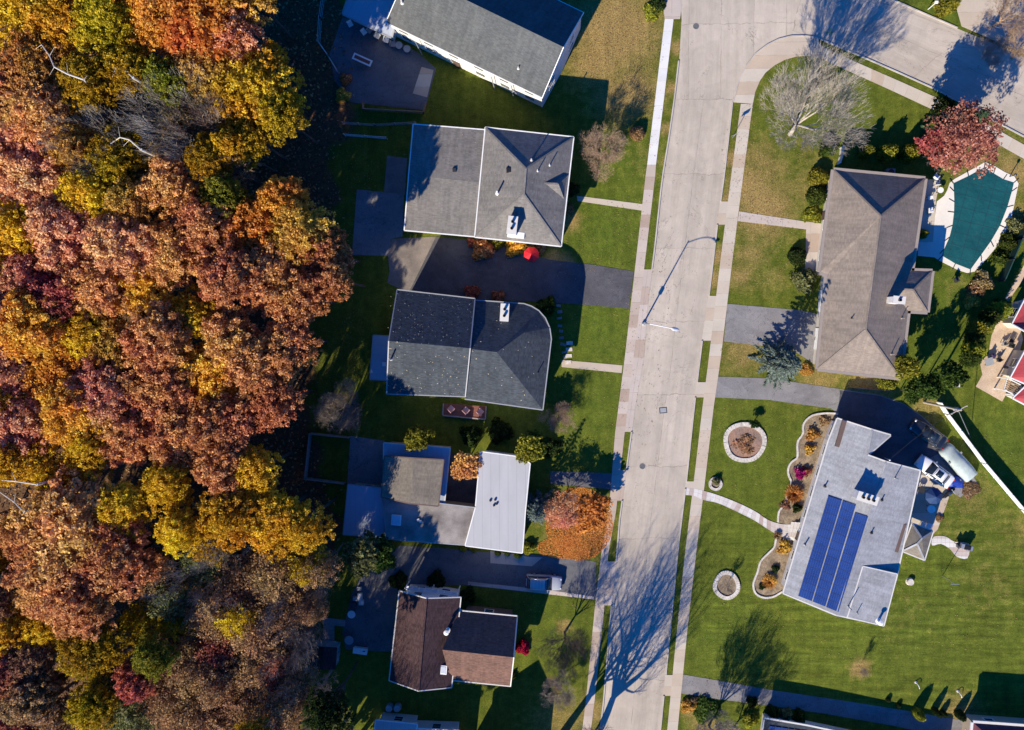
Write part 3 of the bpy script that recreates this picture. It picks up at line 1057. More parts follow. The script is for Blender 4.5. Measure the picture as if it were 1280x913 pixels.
tb.beam(qs[1]+Vector((0, 0, -0.16)), qs[2]+Vector((0, 0, -0.16)), 0.14, 0.16)
tb.build('slatted_top', [M['white'], M['wood']], pg)

# ---- 10 / 11: bottom right corner and solar house at the bottom edge
h10 = house('maroon_house', 'house with dark maroon roof in the bottom right corner', 1290, 950)
r10 = [(1217, 904, 3.4), (1330, 912, 3.4), (1322, 1010, 3.4), (1207, 1000, 3.4), (1268, 950, 5.6), (1264, 965, 5.6)]
roof(h10, r10, [(0, 1, 4), (1, 2, 5, 4), (2, 3, 5), (3, 0, 4, 5)], M['r_maroon'], M['offwhite'], None, trimw=0.3)
walls(h10, r10[:4], M['w_tan'], win=(1.5,))
h11 = house('panel_roof_house', 'house at bottom edge right of the road showing a sliver of solar panels', 1070, 950)
r11 = [(956, 899, 2.7), (1009, 908, 2.7), (1180, 944, 2.7), (1170, 1010, 2.7), (946, 975, 2.7)]
roof(h11, r11, [(0, 1, 2, 3, 4)], M['r_charcoal'], M['offwhite'], None, trimw=0.2)
walls(h11, r11, M['w_cream'], win=(1.5,))
for k in range(6):
    x = 961.5+k*7.9
    strip((x, 907+k*1.15), (x+7, 908+k*1.15), (x-1.5, 920+k*1.15), (x+5.5, 921+k*1.15), 1, h11)

# shed and garden room
sh = thing('garden_shed', 'small brown-roofed garden shed in the shade at the edge of the wood', 'shed', W(405, 823))
sr = [(387, 808, 2.3), (405, 809, 2.9), (421.5, 810, 2.3), (419.5, 837, 2.3), (403, 837.5, 2.9), (385.5, 836, 2.3)]
roof(sh, sr, [(0, 1, 4, 5), (1, 2, 3, 4)], M['r_brown'], None, None, t=0.1)
ws = walls(sh, sr, M['w_grey'], ins=0.15, drop=0.12, win=(1.4,), wh=0.7, spacing=4)
door(sh, ws[3], ws[2], 0.5, M['greypaint'], 0.9, 1.8)
# ---------------------------------------------------------------- ground, roads, paths
def sst(a, b, x):
    t = np.clip((x-a)/(b-a), 0, 1)
    return t*t*(3-2*t)


def axis(lo, hi, step, far):
    a = list(np.arange(lo, hi+step/2, step))
    d, x, y = step, lo, hi
    left, right = [], []
    while x > -far:
        d *= 1.5
        x -= d
        y += d
        left.append(x)
        right.append(y)
    return np.array(left[::-1]+a+right)


def px_arrays(X, Y):
    n = X.size
    v = np.stack([X.ravel(), Y.ravel(), np.full(n, -CH)])
    R = np.array(QI.to_matrix())
    c = R @ v
    return (CX+F*c[0]/-c[2]).reshape(X.shape), (CY-F*c[1]/-c[2]).reshape(X.shape)


xs, ys = axis(-90, 78, 0.75, 1500), axis(-68, 58, 0.75, 1500)
X, Y = np.meshgrid(xs, ys)
PX, PY = px_arrays(X, Y)
nx, ny = len(xs), len(ys)
gv = np.stack([X.ravel(), Y.ravel(), np.zeros(X.size)], 1)
idx = np.arange(nx*ny).reshape(ny, nx)
gf = np.stack([idx[:-1, :-1].ravel(), idx[:-1, 1:].ravel(), idx[1:, 1:].ravel(), idx[1:, :-1].ravel()], 1)
gm = bpy.data.meshes.new('ground')
gm.from_pydata(gv.tolist(), [], gf.tolist())
# how dry the turf is, and where the wood's leaf litter lies
DRY = [(770, 40, 60, .9), (745, 75, 45, .75), (785, 60, 40, .5), (740, 20, 50, .6), (790, 115, 40, .75), (810, 200, 30, .25), (955, 262, 42, .8), (935, 235, 32, .8), (960, 215, 30, .5), (940, 318, 26, .5), (925, 345, 20, .6), (965, 350, 28, .3),
       (930, 440, 34, .55), (965, 440, 25, .4), (1085, 482, 30, .8), (1025, 472, 30, .6), (1160, 510, 25, .5), (1215, 620, 40, .3), (1280, 660, 40, .3), (1225, 185, 50, .5), (1265, 215, 30, .7), (1265, 270, 24, .6),
       (1075, 836, 12, 1.0), (1240, 730, 60, .18), (1120, 760, 60, .15), (1010, 640, 30, .2), (720, 655, 48, .5), (860, 150, 10, .6), (1000, 235, 30, .4), (950, 200, 30, .5), (1010, 440, 20, .4), (775, 120, 40, .7), (1090, 470, 14, .5), (1240, 690, 40, .15), (705, 330, 14, .9), (712, 275, 14, .9), (690, 325, 12, .9), (1150, 70, 24, .3),
       (740, 890, 26, .6), (700, 900, 40, .5), (880, 905, 22, .6), (1200, 895, 30, .7), (1000, 500, 25, .2), (980, 130, 55, .15), (1020, 200, 40, .25), (1245, 100, 40, .7), (1255, 60, 40, .6), (1190, 660, 30, .2), (918, 200, 14, 0.9), (910, 250, 12, 0.8), (896, 320, 12, .9), (890, 350, 12, 0.9), (845, 60, 8, .9), (840, 110, 8, 1), (833, 160, 8, .9), (826, 200, 7, .5), (860, 890, 12, .6), (1270, 440, 60, .2), (1200, 355, 30, .2), (705, 783, 9, .9)]
dry = np.zeros(X.shape)
for a, b, r, k in DRY:
    dry = np.maximum(dry, k*np.exp(-(((PX-a)**2+(PY-b)**2)/(r*r))))
edge_y = [-400, 0, 130, 200, 290, 350, 410, 500, 560, 650, 730, 800, 860, 930, 1400]
edge_x = [430, 425, 440, 415, 425, 415, 385, 390, 395, 425, 410, 385, 375, 385, 380]
ex = np.interp(PY, edge_y, edge_x)+6*np.sin(PY/17)+4*np.sin(PY/7.3)
lit = 1-sst(-22, 18, PX-ex)
for a, b, r, k in [(720, 655, 44, .75), (430, 515, 40, .6), (330, 700, 60, 1), (690, 858, 22, .6), (615, 325, 30, .8), (640, 320, 30, .7), (415, 150, 40, .8), (1240, 40, 45, .55), (1195, 180, 30, .25)]:
    lit = np.maximum(lit, k*np.exp(-(((PX-a)**2+(PY-b)**2)/(r*r))**1.5))
fresh = np.zeros(X.shape)
for a, b, r, k in [(755, 285, 60, .8), (745, 410, 50, .9), (740, 500, 50, .7), (950, 310, 40, .35), (930, 570, 60, .5), (1000, 560, 40, .3), (1100, 720, 150, .55), (1180, 430, 50, .8), (1250, 560, 60, .8), (1180, 370, 60, .8), (950, 660, 60, .5), (900, 790, 70, .6), (790, 200, 40, .8), (1050, 120, 50, .4), (690, 770, 50, .5), (1180, 20, 40, .9), (1280, 860, 200, .3)]:
    fresh = np.maximum(fresh, k*np.exp(-(((PX-a)**2+(PY-b)**2)/(r*r))))
mow = sst(850, 900, PX)*sst(590, 700, PY)
for nm, ar in (('dry', dry), ('litter', lit), ('fresh', fresh), ('mow', mow)):
    gm.attributes.new(nm, 'FLOAT', 'POINT').data.foreach_set('value', ar.ravel().astype(np.float32))
m, nt, b = newmat('turf', 0.95, 0.1)
n = N(nt)
v = n.coord('Object')
big, mid, fine = n.noise(v, 0.12, 5, 0.6), n.noise(v, 0.75, 5, 0.68), n.noise(v, 6.0, 4, 0.75)
green = n.mix(n.ramp(mid, [(0.3, 0), (0.7, 1)]), (0.062, 0.084, 0.01), (0.128, 0.144, 0.019))
green = n.mix(n.math('MULTIPLY', n.attr('fresh'), 0.75), green, n.mix(n.ramp(mid, [(0.3, 0), (0.7, 1)]), (0.052, 0.09, 0.011), (0.108, 0.152, 0.018)))
tan = n.mix(n.ramp(fine, [(0.3, 0), (0.7, 1)]), (0.2, 0.13, 0.045), (0.36, 0.25, 0.095))
wd = n.math('ADD', n.math('MULTIPLY', n.attr('dry'), 1.25), n.math('SUBTRACT', n.math('MULTIPLY', mid, 1.1), 0.66))
wd = n.math('MULTIPLY', n.ramp(wd, [(0.05, 0), (0.75, 1)]), 0.9)
col = n.mix(wd, green, tan)
streak = n.noise(n.coord('Object', (0.16, 1.6, 1), 0.12), 1.0, 4, 0.65)
col = n.mix(n.attr('mow'), col, n.mix(1.0, col, n.ramp(streak, [(0.3, 0.66), (0.7, 1.38)]), 'MULTIPLY'))
str2 = n.noise(n.coord('Object', (1.2, 0.14, 1), 0.13), 1.0, 3, 0.6)
col = n.mix(1.0, col, n.ramp(str2, [(0.3, 0.85), (0.7, 1.15)]), 'MULTIPLY')
col = n.mix(1.0, col, n.ramp(n.noise(v, 2.2, 5, 0.72), [(0.3, 0.8), (0.7, 1.2)]), 'MULTIPLY')
col = n.mix(1.0, col, n.ramp(fine, [(0.25, 0.64), (0.75, 1.4)]), 'MULTIPLY')
litc = n.mix(n.ramp(n.noise(v, 2.5, 5, 0.75), [(0.35, 0), (0.65, 1)]), (0.05, 0.033, 0.022), (0.2, 0.105, 0.048))
litc = n.mix(1.0, litc, n.ramp(fine, [(0.25, 0.55), (0.75, 1.5)]), 'MULTIPLY')
lf = n.ramp(n.math('ADD', n.attr('litter'), n.math('MULTIPLY', n.math('SUBTRACT', mid, 0.5), 1.1)), [(0.4, 0), (0.68, 1)])
col = n.mix(lf, col, litc)
n.link(col, b.inputs['Base Color'])
n.bump(n.noise(v, 9, 4, 0.75), 0.7, 0.12, b)
gm.materials.append(m)
go = bpy.data.objects.new('ground', gm)
COL.objects.link(go)
tag(go, kind='structure')


def slab(name, pts, z, mat_, h=0.0):
    q = Wl(pts)
    mb = MB().prism([(p.x, p.y) for p in q], h-0.03 if z > 0.05 else -0.02, z)
    return struct(name, mb, mat_)


def interp_at(line, y):
    ysx = [p[1] for p in line]
    return float(np.interp(y, ysx, [p[0] for p in line]))


def ribbon(name, L, R, z, mat_, ys_):
    """strip between two edge lines, UV = metres across / along"""
    mb = MB()
    prev = None
    d = 0.0
    for y in ys_:
        a, c = W(interp_at(L, y), y, z), W(interp_at(R, y), y, z)
        if prev:
            pa, pc, pd = prev
            d = pd+((a+c)/2-(pa+pc)/2).length
            i = len(mb.f)
            mb.add([pa, pc, c, a], [(3, 2, 1, 0)])
            w0, w1 = (pc-pa).length/2, (c-a).length/2
            mb.uv[i] = [(-w1, d), (w1, d), (w0, pd), (-w0, pd)]
        prev = (a, c, d)
    return struct(name, mb, mat_)


def ribbon2(name, A, B, z, mat_, obj=True):
    """strip between two polylines of equal length"""
    mb = MB()
    prev = None
    d = 0.0
    for p, q in zip(A, B):
        a, c = W(*p, z), W(*q, z)
        if prev:
            pa, pc, pd = prev
            d = pd+((a+c)/2-(pa+pc)/2).length
            i = len(mb.f)
            mb.add([pa, pc, c, a], [(3, 2, 1, 0)])
            w0, w1 = (pc-pa).length/2, (c-a).length/2
            mb.uv[i] = [(-w1, d), (w1, d), (w0, pd), (-w0, pd)]
        prev = (a, c, d)
    return struct(name, mb, mat_)


RL = [(849, 75), (844, 120), (837, 170), (828, 225), (819, 310), (810, 380), (805, 447), (794, 510), (786, 570), (775, 650), (771, 700), (765, 755), (755, 877), (745, 960), (735, 1040)]
RR = [(930, 85), (915, 128), (905, 217), (896, 282), (886, 367), (877, 427), (867, 510), (857, 605), (847, 685), (836, 800), (825, 913), (820, 960), (812, 1040)]
yr = list(range(124, 1040, 12))
ribbon('road', RL, RR, 0.012, M['road'], yr)
# cross street and the mouth of the junction
NB = [(1010, -50), (1062, -22), (1114, 0), (1155, 18), (1197, 36), (1240, 54), (1280, 72), (1340, 100), (1430, 140)]
SB = [(989, 45), (1006, 45), (1022, 47), (1075, 69), (1123, 90), (1172, 112), (1225, 141), (1280, 170), (1400, 232)]
ribbon2('cross_street', NB, SB, 0.012, M['road'])
jn = [(844, 124), (849, 75), (852, 25), (851, 0), (848, -50), (1010, -50), (989, 45)]+[(973, 49), (959, 56), (945, 67), (933, 82), (923, 102), (916, 124)]
jq = Wl(jn)
mb = MB()
mb.add([(p.x, p.y, 0.012) for p in jq], [tuple(range(len(jq)))])
struct('junction_road', mb, M['road'])

SWL = [(831, 24), (809, 206), (807, 220), (781, 447), (769, 540), (761, 640), (752, 690), (744, 755), (733, 870), (722, 960), (714, 1040)]
SWR = [(842, 24), (820, 206), (819, 220), (792, 447), (781, 540), (770, 640), (760.5, 690), (756, 755), (744, 870), (733, 960), (725, 1040)]
ribbon('new_sidewalk', SWL, SWR, 0.05, M['walknew'], [24, 60, 100, 140, 175, 206])
ribbon('west_sidewalk', SWL, SWR, 0.05, M['walk'], list(range(206, 1030, 14)))
SEL = [(926, 130), (914, 220), (900, 330), (886, 448), (878, 510), (867.5, 600), (857, 685), (846, 790), (834, 913), (829, 960), (820, 1040)]
SER = [(941, 130), (929, 220), (915, 330), (901, 448), (892, 510), (881.5, 600), (871, 685), (859, 790), (847, 913), (842, 960), (833, 1040)]
ribbon('east_sidewalk', SEL, SER, 0.05, M['walk2'], list(range(130, 1030, 14)))
slab('corner_sidewalk', [(916.5, 128), (923, 103), (933, 83), (945, 68), (959, 57.5), (973, 50.5), (989, 46.5), (1006, 46), (1022, 48), (1027, 58), (1034, 77), (1026, 73), (1010, 70), (995, 71), (981, 75), (968, 82), (957, 91), (950, 101), (944, 115), (941, 130)], 0.046, M['walk2'])
ribbon2('cross_street_sidewalk', [(1027, 58), (1075, 80), (1123, 101), (1170, 122), (1225, 150), (1280, 181), (1350, 218)], [(1034, 77), (1075, 95.5), (1118, 115), (1163, 136), (1218, 164), (1273, 195), (1345, 233)], 0.05, M['walk2'])
slab('corner_ramp', [(830, -30), (829, 10), (831, 24), (842, 24), (850, 24), (852, 10), (849, -30)], 0.044, M['apron'])
slab('north_walk', [(1112, -30), (1150, -12), (1196, 12), (1215, -2), (1260, -40)], 0.046, M['walk2'])
slab('corner_driveway', [(1202, 33), (1196, 12), (1215, -2), (1260, -40), (1300, -40), (1300, 76)], 0.042, M['walk2'])
# aprons between sidewalk and road
for nm, (y0, y1) in {'driveway_apron': (337, 540), 'driveway_apron.001': (588, 626), 'driveway_apron.002': (702, 757)}.items():
    ribbon('driveway_apron', SWR, RL, 0.047, M['apron'], list(range(y0, y1, 10))+[y1])
for y0, y1 in ((252, 281), (370, 426), (478, 497), (602, 611), (844, 870)):
    ribbon('driveway_apron', RR, SEL, 0.047, M['walk2'], list(np.linspace(y0, y1, 6)))


def kerb(line, y0, y1, side):
    mb = MB()
    pts = [W(interp_at(line, y)+side*0.6, y, 0.07) for y in np.linspace(y0, y1, max(2, int((y1-y0)/18)))]
    for a, c in zip(pts, pts[1:]):
        mb.beam(a, c, 0.16, 0.16)
    return struct('kerb', mb, M['kerb'])


for y0, y1 in ((26, 337), (540, 588), (626, 702), (757, 1000)):
    kerb(RL, max(y0, 76), y1, -1)
for y0, y1 in ((128, 252), (281, 370), (426, 478), (497, 602), (611, 844), (870, 1000)):
    kerb(RR, y0, y1, 1)
for ln in ([(1022, 47.5), (1075, 70), (1123, 91), (1172, 113), (1225, 142), (1280, 171)], [(1062, -23), (1114, -1), (1155, 17), (1197, 35)],
           [(916, 128), (923, 102.5), (933, 82.3), (945, 67), (959, 56.4), (973, 49.4), (989, 45.4), (1006, 45.2), (1022, 47)]):
    q = Wl(ln, 0.06)
    mb = MB()
    for a, c in zip(q, q[1:]):
        mb.beam(a, c, 0.15, 0.14)
    struct('kerb', mb, M['kerb'])

# driveways and house paths
slab('shared_driveway', [(512, 364), (545, 296), (600, 302), (640, 312), (688, 325), (740, 331), (792, 339.5), (786, 386), (740, 382), (716, 380), (660, 377), (560, 372)], 0.03, M['asphalt_dark'])
slab('parking_pad', [(484, 354), (487, 340), (485, 318), (488, 299), (545, 296), (511, 366)], 0.034, M['asphalt_warm'])
slab('back_patio', [(446, 237), (505, 243), (503, 296), (488, 299), (485, 320), (440, 319)], 0.03, M['asphalt'])
slab('back_path', [(484, 195), (509, 198), (506, 244), (480, 240)], 0.026, M['asphalt_warm'])
slab('house_driveway', [(440, 742), (455, 712), (500, 682), (560, 686), (625, 692), (640, 690.5), (745, 702), (746, 750), (700, 744), (660, 738), (580, 731), (497, 734), (490, 815), (432, 812), (428, 790)], 0.028, M['asphalt_mid'])
slab('front_pad', [(613, 689), (660, 696), (678, 697), (665, 708), (613, 704)], 0.034, M['apron'])
slab('driveway_edging', [(585, 727), (690, 738.5), (742, 746), (742, 749.5), (660, 740), (585, 731.5)], 0.036, M['apron'])
slab('short_driveway', [(688, 589), (771, 592), (766, 612), (688, 605)], 0.03, M['asphalt_mid'])
slab('garage_driveway', [(909, 380), (1000, 388), (1035, 395), (1028, 462), (990, 437), (905, 427)], 0.03, M['asphalt'])
slab('long_driveway', [(895, 471), (960, 473), (1050, 486.5), (1100, 494), (1130, 505), (1152, 520), (1175, 540), (1188, 560), (1205, 580), (1222, 604), (1200, 622), (1188, 612), (1150, 640), (1030, 560), (1048, 520), (1040, 511), (960, 500), (893, 497)], 0.03, M['asphalt'])
slab('sealed_driveway', [(1050, 488), (1100, 495), (1130, 506), (1152, 521), (1172, 541), (1184, 561), (1150, 580), (1100, 590), (1040, 560), (1047, 522)], 0.036, M['asphalt_dark'])
slab('lower_driveway', [(852, 843), (905, 852), (960, 862), (1060, 877), (1130, 888), (1200, 900), (1215, 905), (1215, 960), (1180, 922), (1120, 908), (1030, 892), (960, 882), (905, 875), (851, 867)], 0.03, M['asphalt'])
slab('house_path', [(721, 245), (804, 255.5), (802.5, 263.5), (722, 251.5)], 0.034, M['walk2'])
slab('house_path', [(702, 450), (778, 457), (777, 466.5), (702, 459)], 0.034, M['walk2'])
slab('front_path', [(924, 264.5), (1008, 277.5), (1008, 287), (922, 276.5)], 0.034, M['apron'])
slab('entry_pad', [(1008, 277), (1028, 280), (1026, 345), (1006, 343)], 0.03, M['apron'])
su = zz(850, 480, 4, [(30, 522), (70, 525), (120, 535), (200, 560), (300, 600), (380, 640), (440, 680), (500, 700), (560, 704), (600, 700)])
sl = zz(850, 480, 4, [(22, 556), (66, 560), (115, 580), (190, 597), (280, 637), (370, 682), (440, 727), (500, 762), (550, 784), (575, 770)])
ribbon2('flagstone_path', smooth(su, 4, False), smooth(sl, 4, False), 0.056, M['flag'])
slab('west_patio', [(428, 22), (412, 68), (418, 100), (437, 128), (531, 138), (545, 86), (522, 66), (490, 47), (488, 36)], 0.03, M['asphalt_mid'])
slab('painted_sun_patch', [(527, 84), (542, 88), (534, 122), (516, 117)], 0.04, M['walk2'])  # pale sheet painting a patch of sunlight on the shaded patio
slab('courtyard_floor', [(557, 566), (600, 570), (594, 634), (550, 630)], 0.03, M['asphalt_dark'])
slab('back_terrace', [(438, 545), (480, 551), (478, 612), (434, 606)], 0.03, M['asphalt'])
slab('tan_patio', zz(1200, 370, 6.09, [(290, 180), (460, 255), (480, 330), (460, 400), (430, 520), (400, 620), (345, 760), (320, 805), (120, 690), (170, 600), (150, 500), (215, 450), (240, 300)]), 0.03, M['paver'])
slab('rear_patio', [(1147, 592), (1180, 603), (1186, 622), (1172, 662), (1166, 668), (1128, 690), (1122, 676)], 0.034, M['walk2'])
slab('garden_path', smooth([(1167, 671), (1182, 671), (1192, 677), (1204, 678), (1212, 682), (1209, 698), (1196, 696), (1188, 687), (1176, 680), (1165, 682)], 3), 0.034, M['flag'])
slab('bare_path', [(1281, 330), (1256, 373), (1260, 377), (1282, 345)], 0.02, M['paver'])
# stepping stones in front of the charcoal house, the last ones paler
ss = thing('stepping_stones', 'row of pale stepping stones in the shade by the rounded house corner', 'stepping stones', W(705, 420))
for k in range(9):
    p = W(697+k*1.1+random.uniform(-1.5, 1.5), 382+k*8.2+random.uniform(-1.2, 1.2), 0)
    MB().box((p.x, p.y, 0.03), (random.uniform(.5, .75), random.uniform(.26, .4), 0.06), random.uniform(-.3, .3), taper=.92).build('stone', M['asphalt'], ss)
for k in range(4):
    p = W(712-k*0.6, 429+k*8, 0.0)
    MB().box((p.x, p.y, 0.05), (0.8, 0.45, 0.1), 0.05).build('stone', M['stone'], ss)

# manholes and a grate in the road
for px, py, lab in ((803, 583, 'round iron manhole cover in the road beside the short driveway'), (870, 33, 'round iron manhole cover in the junction near the corner ramp')):
    p = W(px, py)
    t = thing('manhole_cover', lab, 'manhole cover', (p.x, p.y, 0.013), 0, 'manhole covers in the road')
    MB().lathe((p.x, p.y, 0.013), [(0.38, 0), (0.38, 0.012), (0.33, 0.012), (0.33, 0.006)], 20).build('rim', M['asphalt'], t)
    MB().lathe((p.x, p.y, 0.013), [(0.32, 0), (0.32, 0.01)], 20).build('lid', M['asphalt_mid'], t)
p = W(829, 513)
t = thing('utility_cover', 'rectangular patched utility cover in the middle of the road', 'utility cover', (p.x, p.y, 0.013))
MB().box((p.x, p.y, 0.017), (0.95, 0.75, 0.008), 0.1).build('frame', M['darkmetal'], t)
MB().box((p.x, p.y, 0.021), (0.75, 0.55, 0.012), 0.1).build('lid', M['greypaint'], t)

# swimming pool
pc = zz(1120, 200, 6.0875, [(670, 60), (740, 105), (815, 150), (895, 175), (880, 240), (845, 360), (790, 500), (720, 620), (645, 725), (565, 835), (450, 790), (350, 730), (365, 680), (405, 590), (428, 500), (440, 400), (442, 320), (440, 240), (435, 180), (550, 125)])
pd = [(1231, 203), (1240, 206), (1255, 215), (1268, 221), (1273, 230), (1270, 244), (1263, 279), (1251, 302), (1235, 321.5), (1218.5, 339.6), (1209, 341.5), (1198, 338), (1174, 326), (1168, 322), (1147, 320), (1148, 303), (1166, 303), (1168.5, 271), (1171, 252), (1180, 245), (1184, 238), (1187, 229), (1193, 224)]
pool = thing('swimming_pool', 'kidney-cornered swimming pool under a taut teal winter cover with pale deck', 'swimming pool', W(1220, 270))
q = Wl(pd)
MB().prism([(p.x, p.y) for p in q], -0.05, 0.045).build('pool_deck', M['pooldeck'], pool)
q = Wl(pc)
MB().prism([(p.x, p.y) for p in q], 0.0, 0.075).build('pool_cover', M['poolcover'], pool)
cen = W(1222, 270)
for k in range(0, len(pc)):
    a = W(*pc[k])
    c = a+(a-cen).normalized()*0.75
    MB().beam(Vector((a.x, a.y, 0.07)), Vector((c.x, c.y, 0.06)), 0.09, 0.03).build('strap', M['black'], pool)
struct('pool_walk', MB().prism([(p.x, p.y) for p in Wl([(1147, 303), (1142, 338), (1142, 320), (1150, 250), (1155, 226), (1166, 224), (1176, 222), (1170, 250), (1166, 303)])], 0, 0.03), M['walk2'])


# stone rings and planted beds
def ring(name, label, px, py, r, w, inner, squash=1.0, stones=0):
    c = W(px, py)
    t = thing(name, label, 'flower bed', c)
    R0 = r/10.0-w/3
    pts = [(R0*(1+0.05*math.sin(3*a+px))*math.cos(a), R0*squash*(1+0.05*math.cos(2*a+py))*math.sin(a)) for a in [2*math.pi*k/36 for k in range(36)]]
    mb = MB()
    for k in range(36):
        a, b2 = pts[k], pts[(k+1) % 36]
        mx, my = (a[0]+b2[0])/2, (a[1]+b2[1])/2
        L = math.hypot(b2[0]-a[0], b2[1]-a[1])
        mb.box((c.x+mx, c.y+my, 0.1+random.uniform(-.02, .03)), (L*1.0, w, 0.2), math.atan2(b2[1]-a[1], b2[0]-a[0]), taper=0.96)
    mb.build('stone_edging', M['stone'], t)
    MB().prism([(c.x+x*0.97, c.y+y*0.97) for x, y in pts], 0, 0.09).build('soil', inner, t)
    return t


ring('ring_bed', 'large round stone-ringed bed of brown roses in the lawn below the long driveway', 930.5, 553, 25.5, 0.55, M['pinkmulch'])
ring('ring_bed', 'mid-sized stone-ringed tree bed in the lawn below the flagstone path', 908, 731.5, 16, 0.5, M['mulch'], 1.08)
ring('ring_bed', 'tiny stone-ringed bed beside the sidewalk just above the flagstone path', 894, 605, 8, 0.35, M['mulch'])
bed1 = zz(850, 480, 4, [(790, 150), (740, 147), (700, 150), (665, 157), (640, 172), (622, 192), (615, 215), (616, 240), (606, 262), (592, 280), (586, 310), (588, 345), (583, 372), (560, 388), (545, 410), (540, 440), (546, 465), (556, 490), (545, 520), (533, 550), (530, 600), (505, 622), (493, 645), (490, 692)])
bed1i = zz(850, 480, 4, [(545, 705), (590, 690), (640, 560), (700, 420), (760, 290)])
bed2 = zz(840, 640, 2.909, [(383, 72), (376, 110), (370, 130), (345, 155), (322, 180), (312, 215), (297, 255), (297, 280), (307, 300), (330, 311), (352, 312), (372, 307), (388, 298), (405, 288)])
bed2i = zz(840, 640, 2.909, [(425, 240), (440, 190), (445, 110), (410, 95)])
for e, i, lab in ((bed1, bed1i, 'long scalloped flower bed with pale edging along the solar-panel house'), (bed2, bed2i, 'lower flower bed with rounded pale edging by the solar-panel house corner')):
    t = thing('border_bed', lab, 'flower bed', W(*e[len(e)//2]))
    q = Wl(smooth(e, 3, False), 0.09)
    mb = MB()
    for a, c in zip(q, q[1:]):
        mb.beam(a, c, 0.22, 0.2)
    mb.build('stone_edging', M['stone'], t)
    q = Wl(e+i)
    MB().prism([(p.x, p.y) for p in q], 0, 0.05).build('soil', M['mulch'], t)
st = thing('stone_steps', 'mottled pink and white stone entry steps at the end of the flagstone path', 'steps', W(990, 665))
for k, (x0, x1) in enumerate(((984, 1000), (988, 1001), (992, 1002))):
    q = Wl([(x0, 671-k*1), (x0+5, 652), (x1+4, 655), (x1-5, 678)])
    MB().prism([(p.x, p.y) for p in q], 0.0, 0.15*(k+1)).build('step', M['flag'], st)


# ---------------------------------------------------------------- fences
def fence(name, label, pts, h, m, post_m, step=2.4, th=0.06, wire=False, gap=0.05):
    q = Wl(pts)
    t = thing(name, label, 'fence', q[0])
    for a, c in zip(q, q[1:]):
        L = (c-a).length
        k = max(1, round(L/step))
        for j in range(k):
            p0, p1 = a.lerp(c, j/k), a.lerp(c, (j+1)/k)
            mb = MB()
            if wire:
                for z in (0.05, h/2, h):
                    mb.tube((p0.x, p0.y, z), (p1.x, p1.y, z), 0.03, 0.03, 5)
                for s in range(1, 8):
                    r = p0.lerp(p1, s/8)
                    mb.tube((r.x, r.y, 0.05), (r.x, r.y, h), 0.008, 0.008, 3)
            else:
                e = (p1-p0).normalized()*0.07
                mb.beam((p0+e)+Vector((0, 0, gap+(h-gap)/2)), (p1-e)+Vector((0, 0, gap+(h-gap)/2)), th, h-gap)
                mb.beam((p0+e)+Vector((0, 0, h-0.02)), (p1-e)+Vector((0, 0, h-0.02)), th+0.07, 0.1)
                mb.beam((p0+e)+Vector((0, 0, 0.2)), (p1-e)+Vector((0, 0, 0.2)), th+0.05, 0.12)
            mb.build('fence_panel', m, t)
            MB().box((p0.x, p0.y, (h+0.08)/2), (0.13, 0.13, h+0.08)).lathe((p0.x, p0.y, h+0.08), [(0.1, 0), (0.02, 0.08)], 4).build('post', post_m, t)
        MB().box((c.x, c.y, (h+0.08)/2), (0.13, 0.13, h+0.08)).build('post', post_m, t)
    return t


fence('white_fence', 'long white vinyl privacy fence running diagonally beside the parked cars', [(1171, 503), (1180, 517), (1226, 578), (1275, 636), (1320, 690)], 1.4, M['white'], M['white'])
fence('green_fence', 'dark green mesh fence behind the hedge right of the pool', [(1290, 252), (1270, 300), (1248, 352)], 1.6, plain('green_mesh', (0.012, 0.05, 0.04), 0.7), M['darkmetal'])
fence('garden_fence', 'grey fence round the shaded back garden of the flat-roofed house', [(438, 546), (390, 541), (384, 597), (432, 603)], 1.3, M['greywood'], M['greywood'], th=0.05)
fence('wire_fence', 'thin wire fence at the wood edge left of the shaded top patio', [(407, -10), (402, 25), (400, 55), (412, 72), (424, 92)], 1.3, M['steel'], M['steel'], wire=True)
fence('patio_fence', 'low brown fence at the lower end of the shaded top patio', [(455, 130), (455, 138), (530, 142), (533, 131)], 0.9, M['wood'], M['wood'])
fence('boundary_fence', 'weathered rail fence between the top patio and the grey house back garden', [(430, 155), (470, 158), (520, 155)], 1.1, M['greywood'], M['greywood'], wire=True)
fence('garden_rail', 'thin wire fence along the back garden left of the grey house', [(432, 170), (484, 174)], 1.1, M['steel'], M['steel'], wire=True)
fence('wood_edge_fence', 'wire fence at the wood edge left of the garden shed', [(352, 830), (345, 860), (338, 913)], 1.2, M['steel'], M['steel'], wire=True)
fence('white_screen', 'short white screen fence by the upper corner of the taupe house', [(1050, 186), (1049, 196), (1046, 206)], 1.5, M['offwhite'], M['white'])
fence('mulch_kerb_fence', 'low timber retaining edge below the taupe house by the sealed driveway', [(1062, 484), (1085, 486), (1112, 489)], 0.35, M['wood'], M['wood'])
# ---------------------------------------------------------------- vegetation
RNG = np.random.default_rng(11)


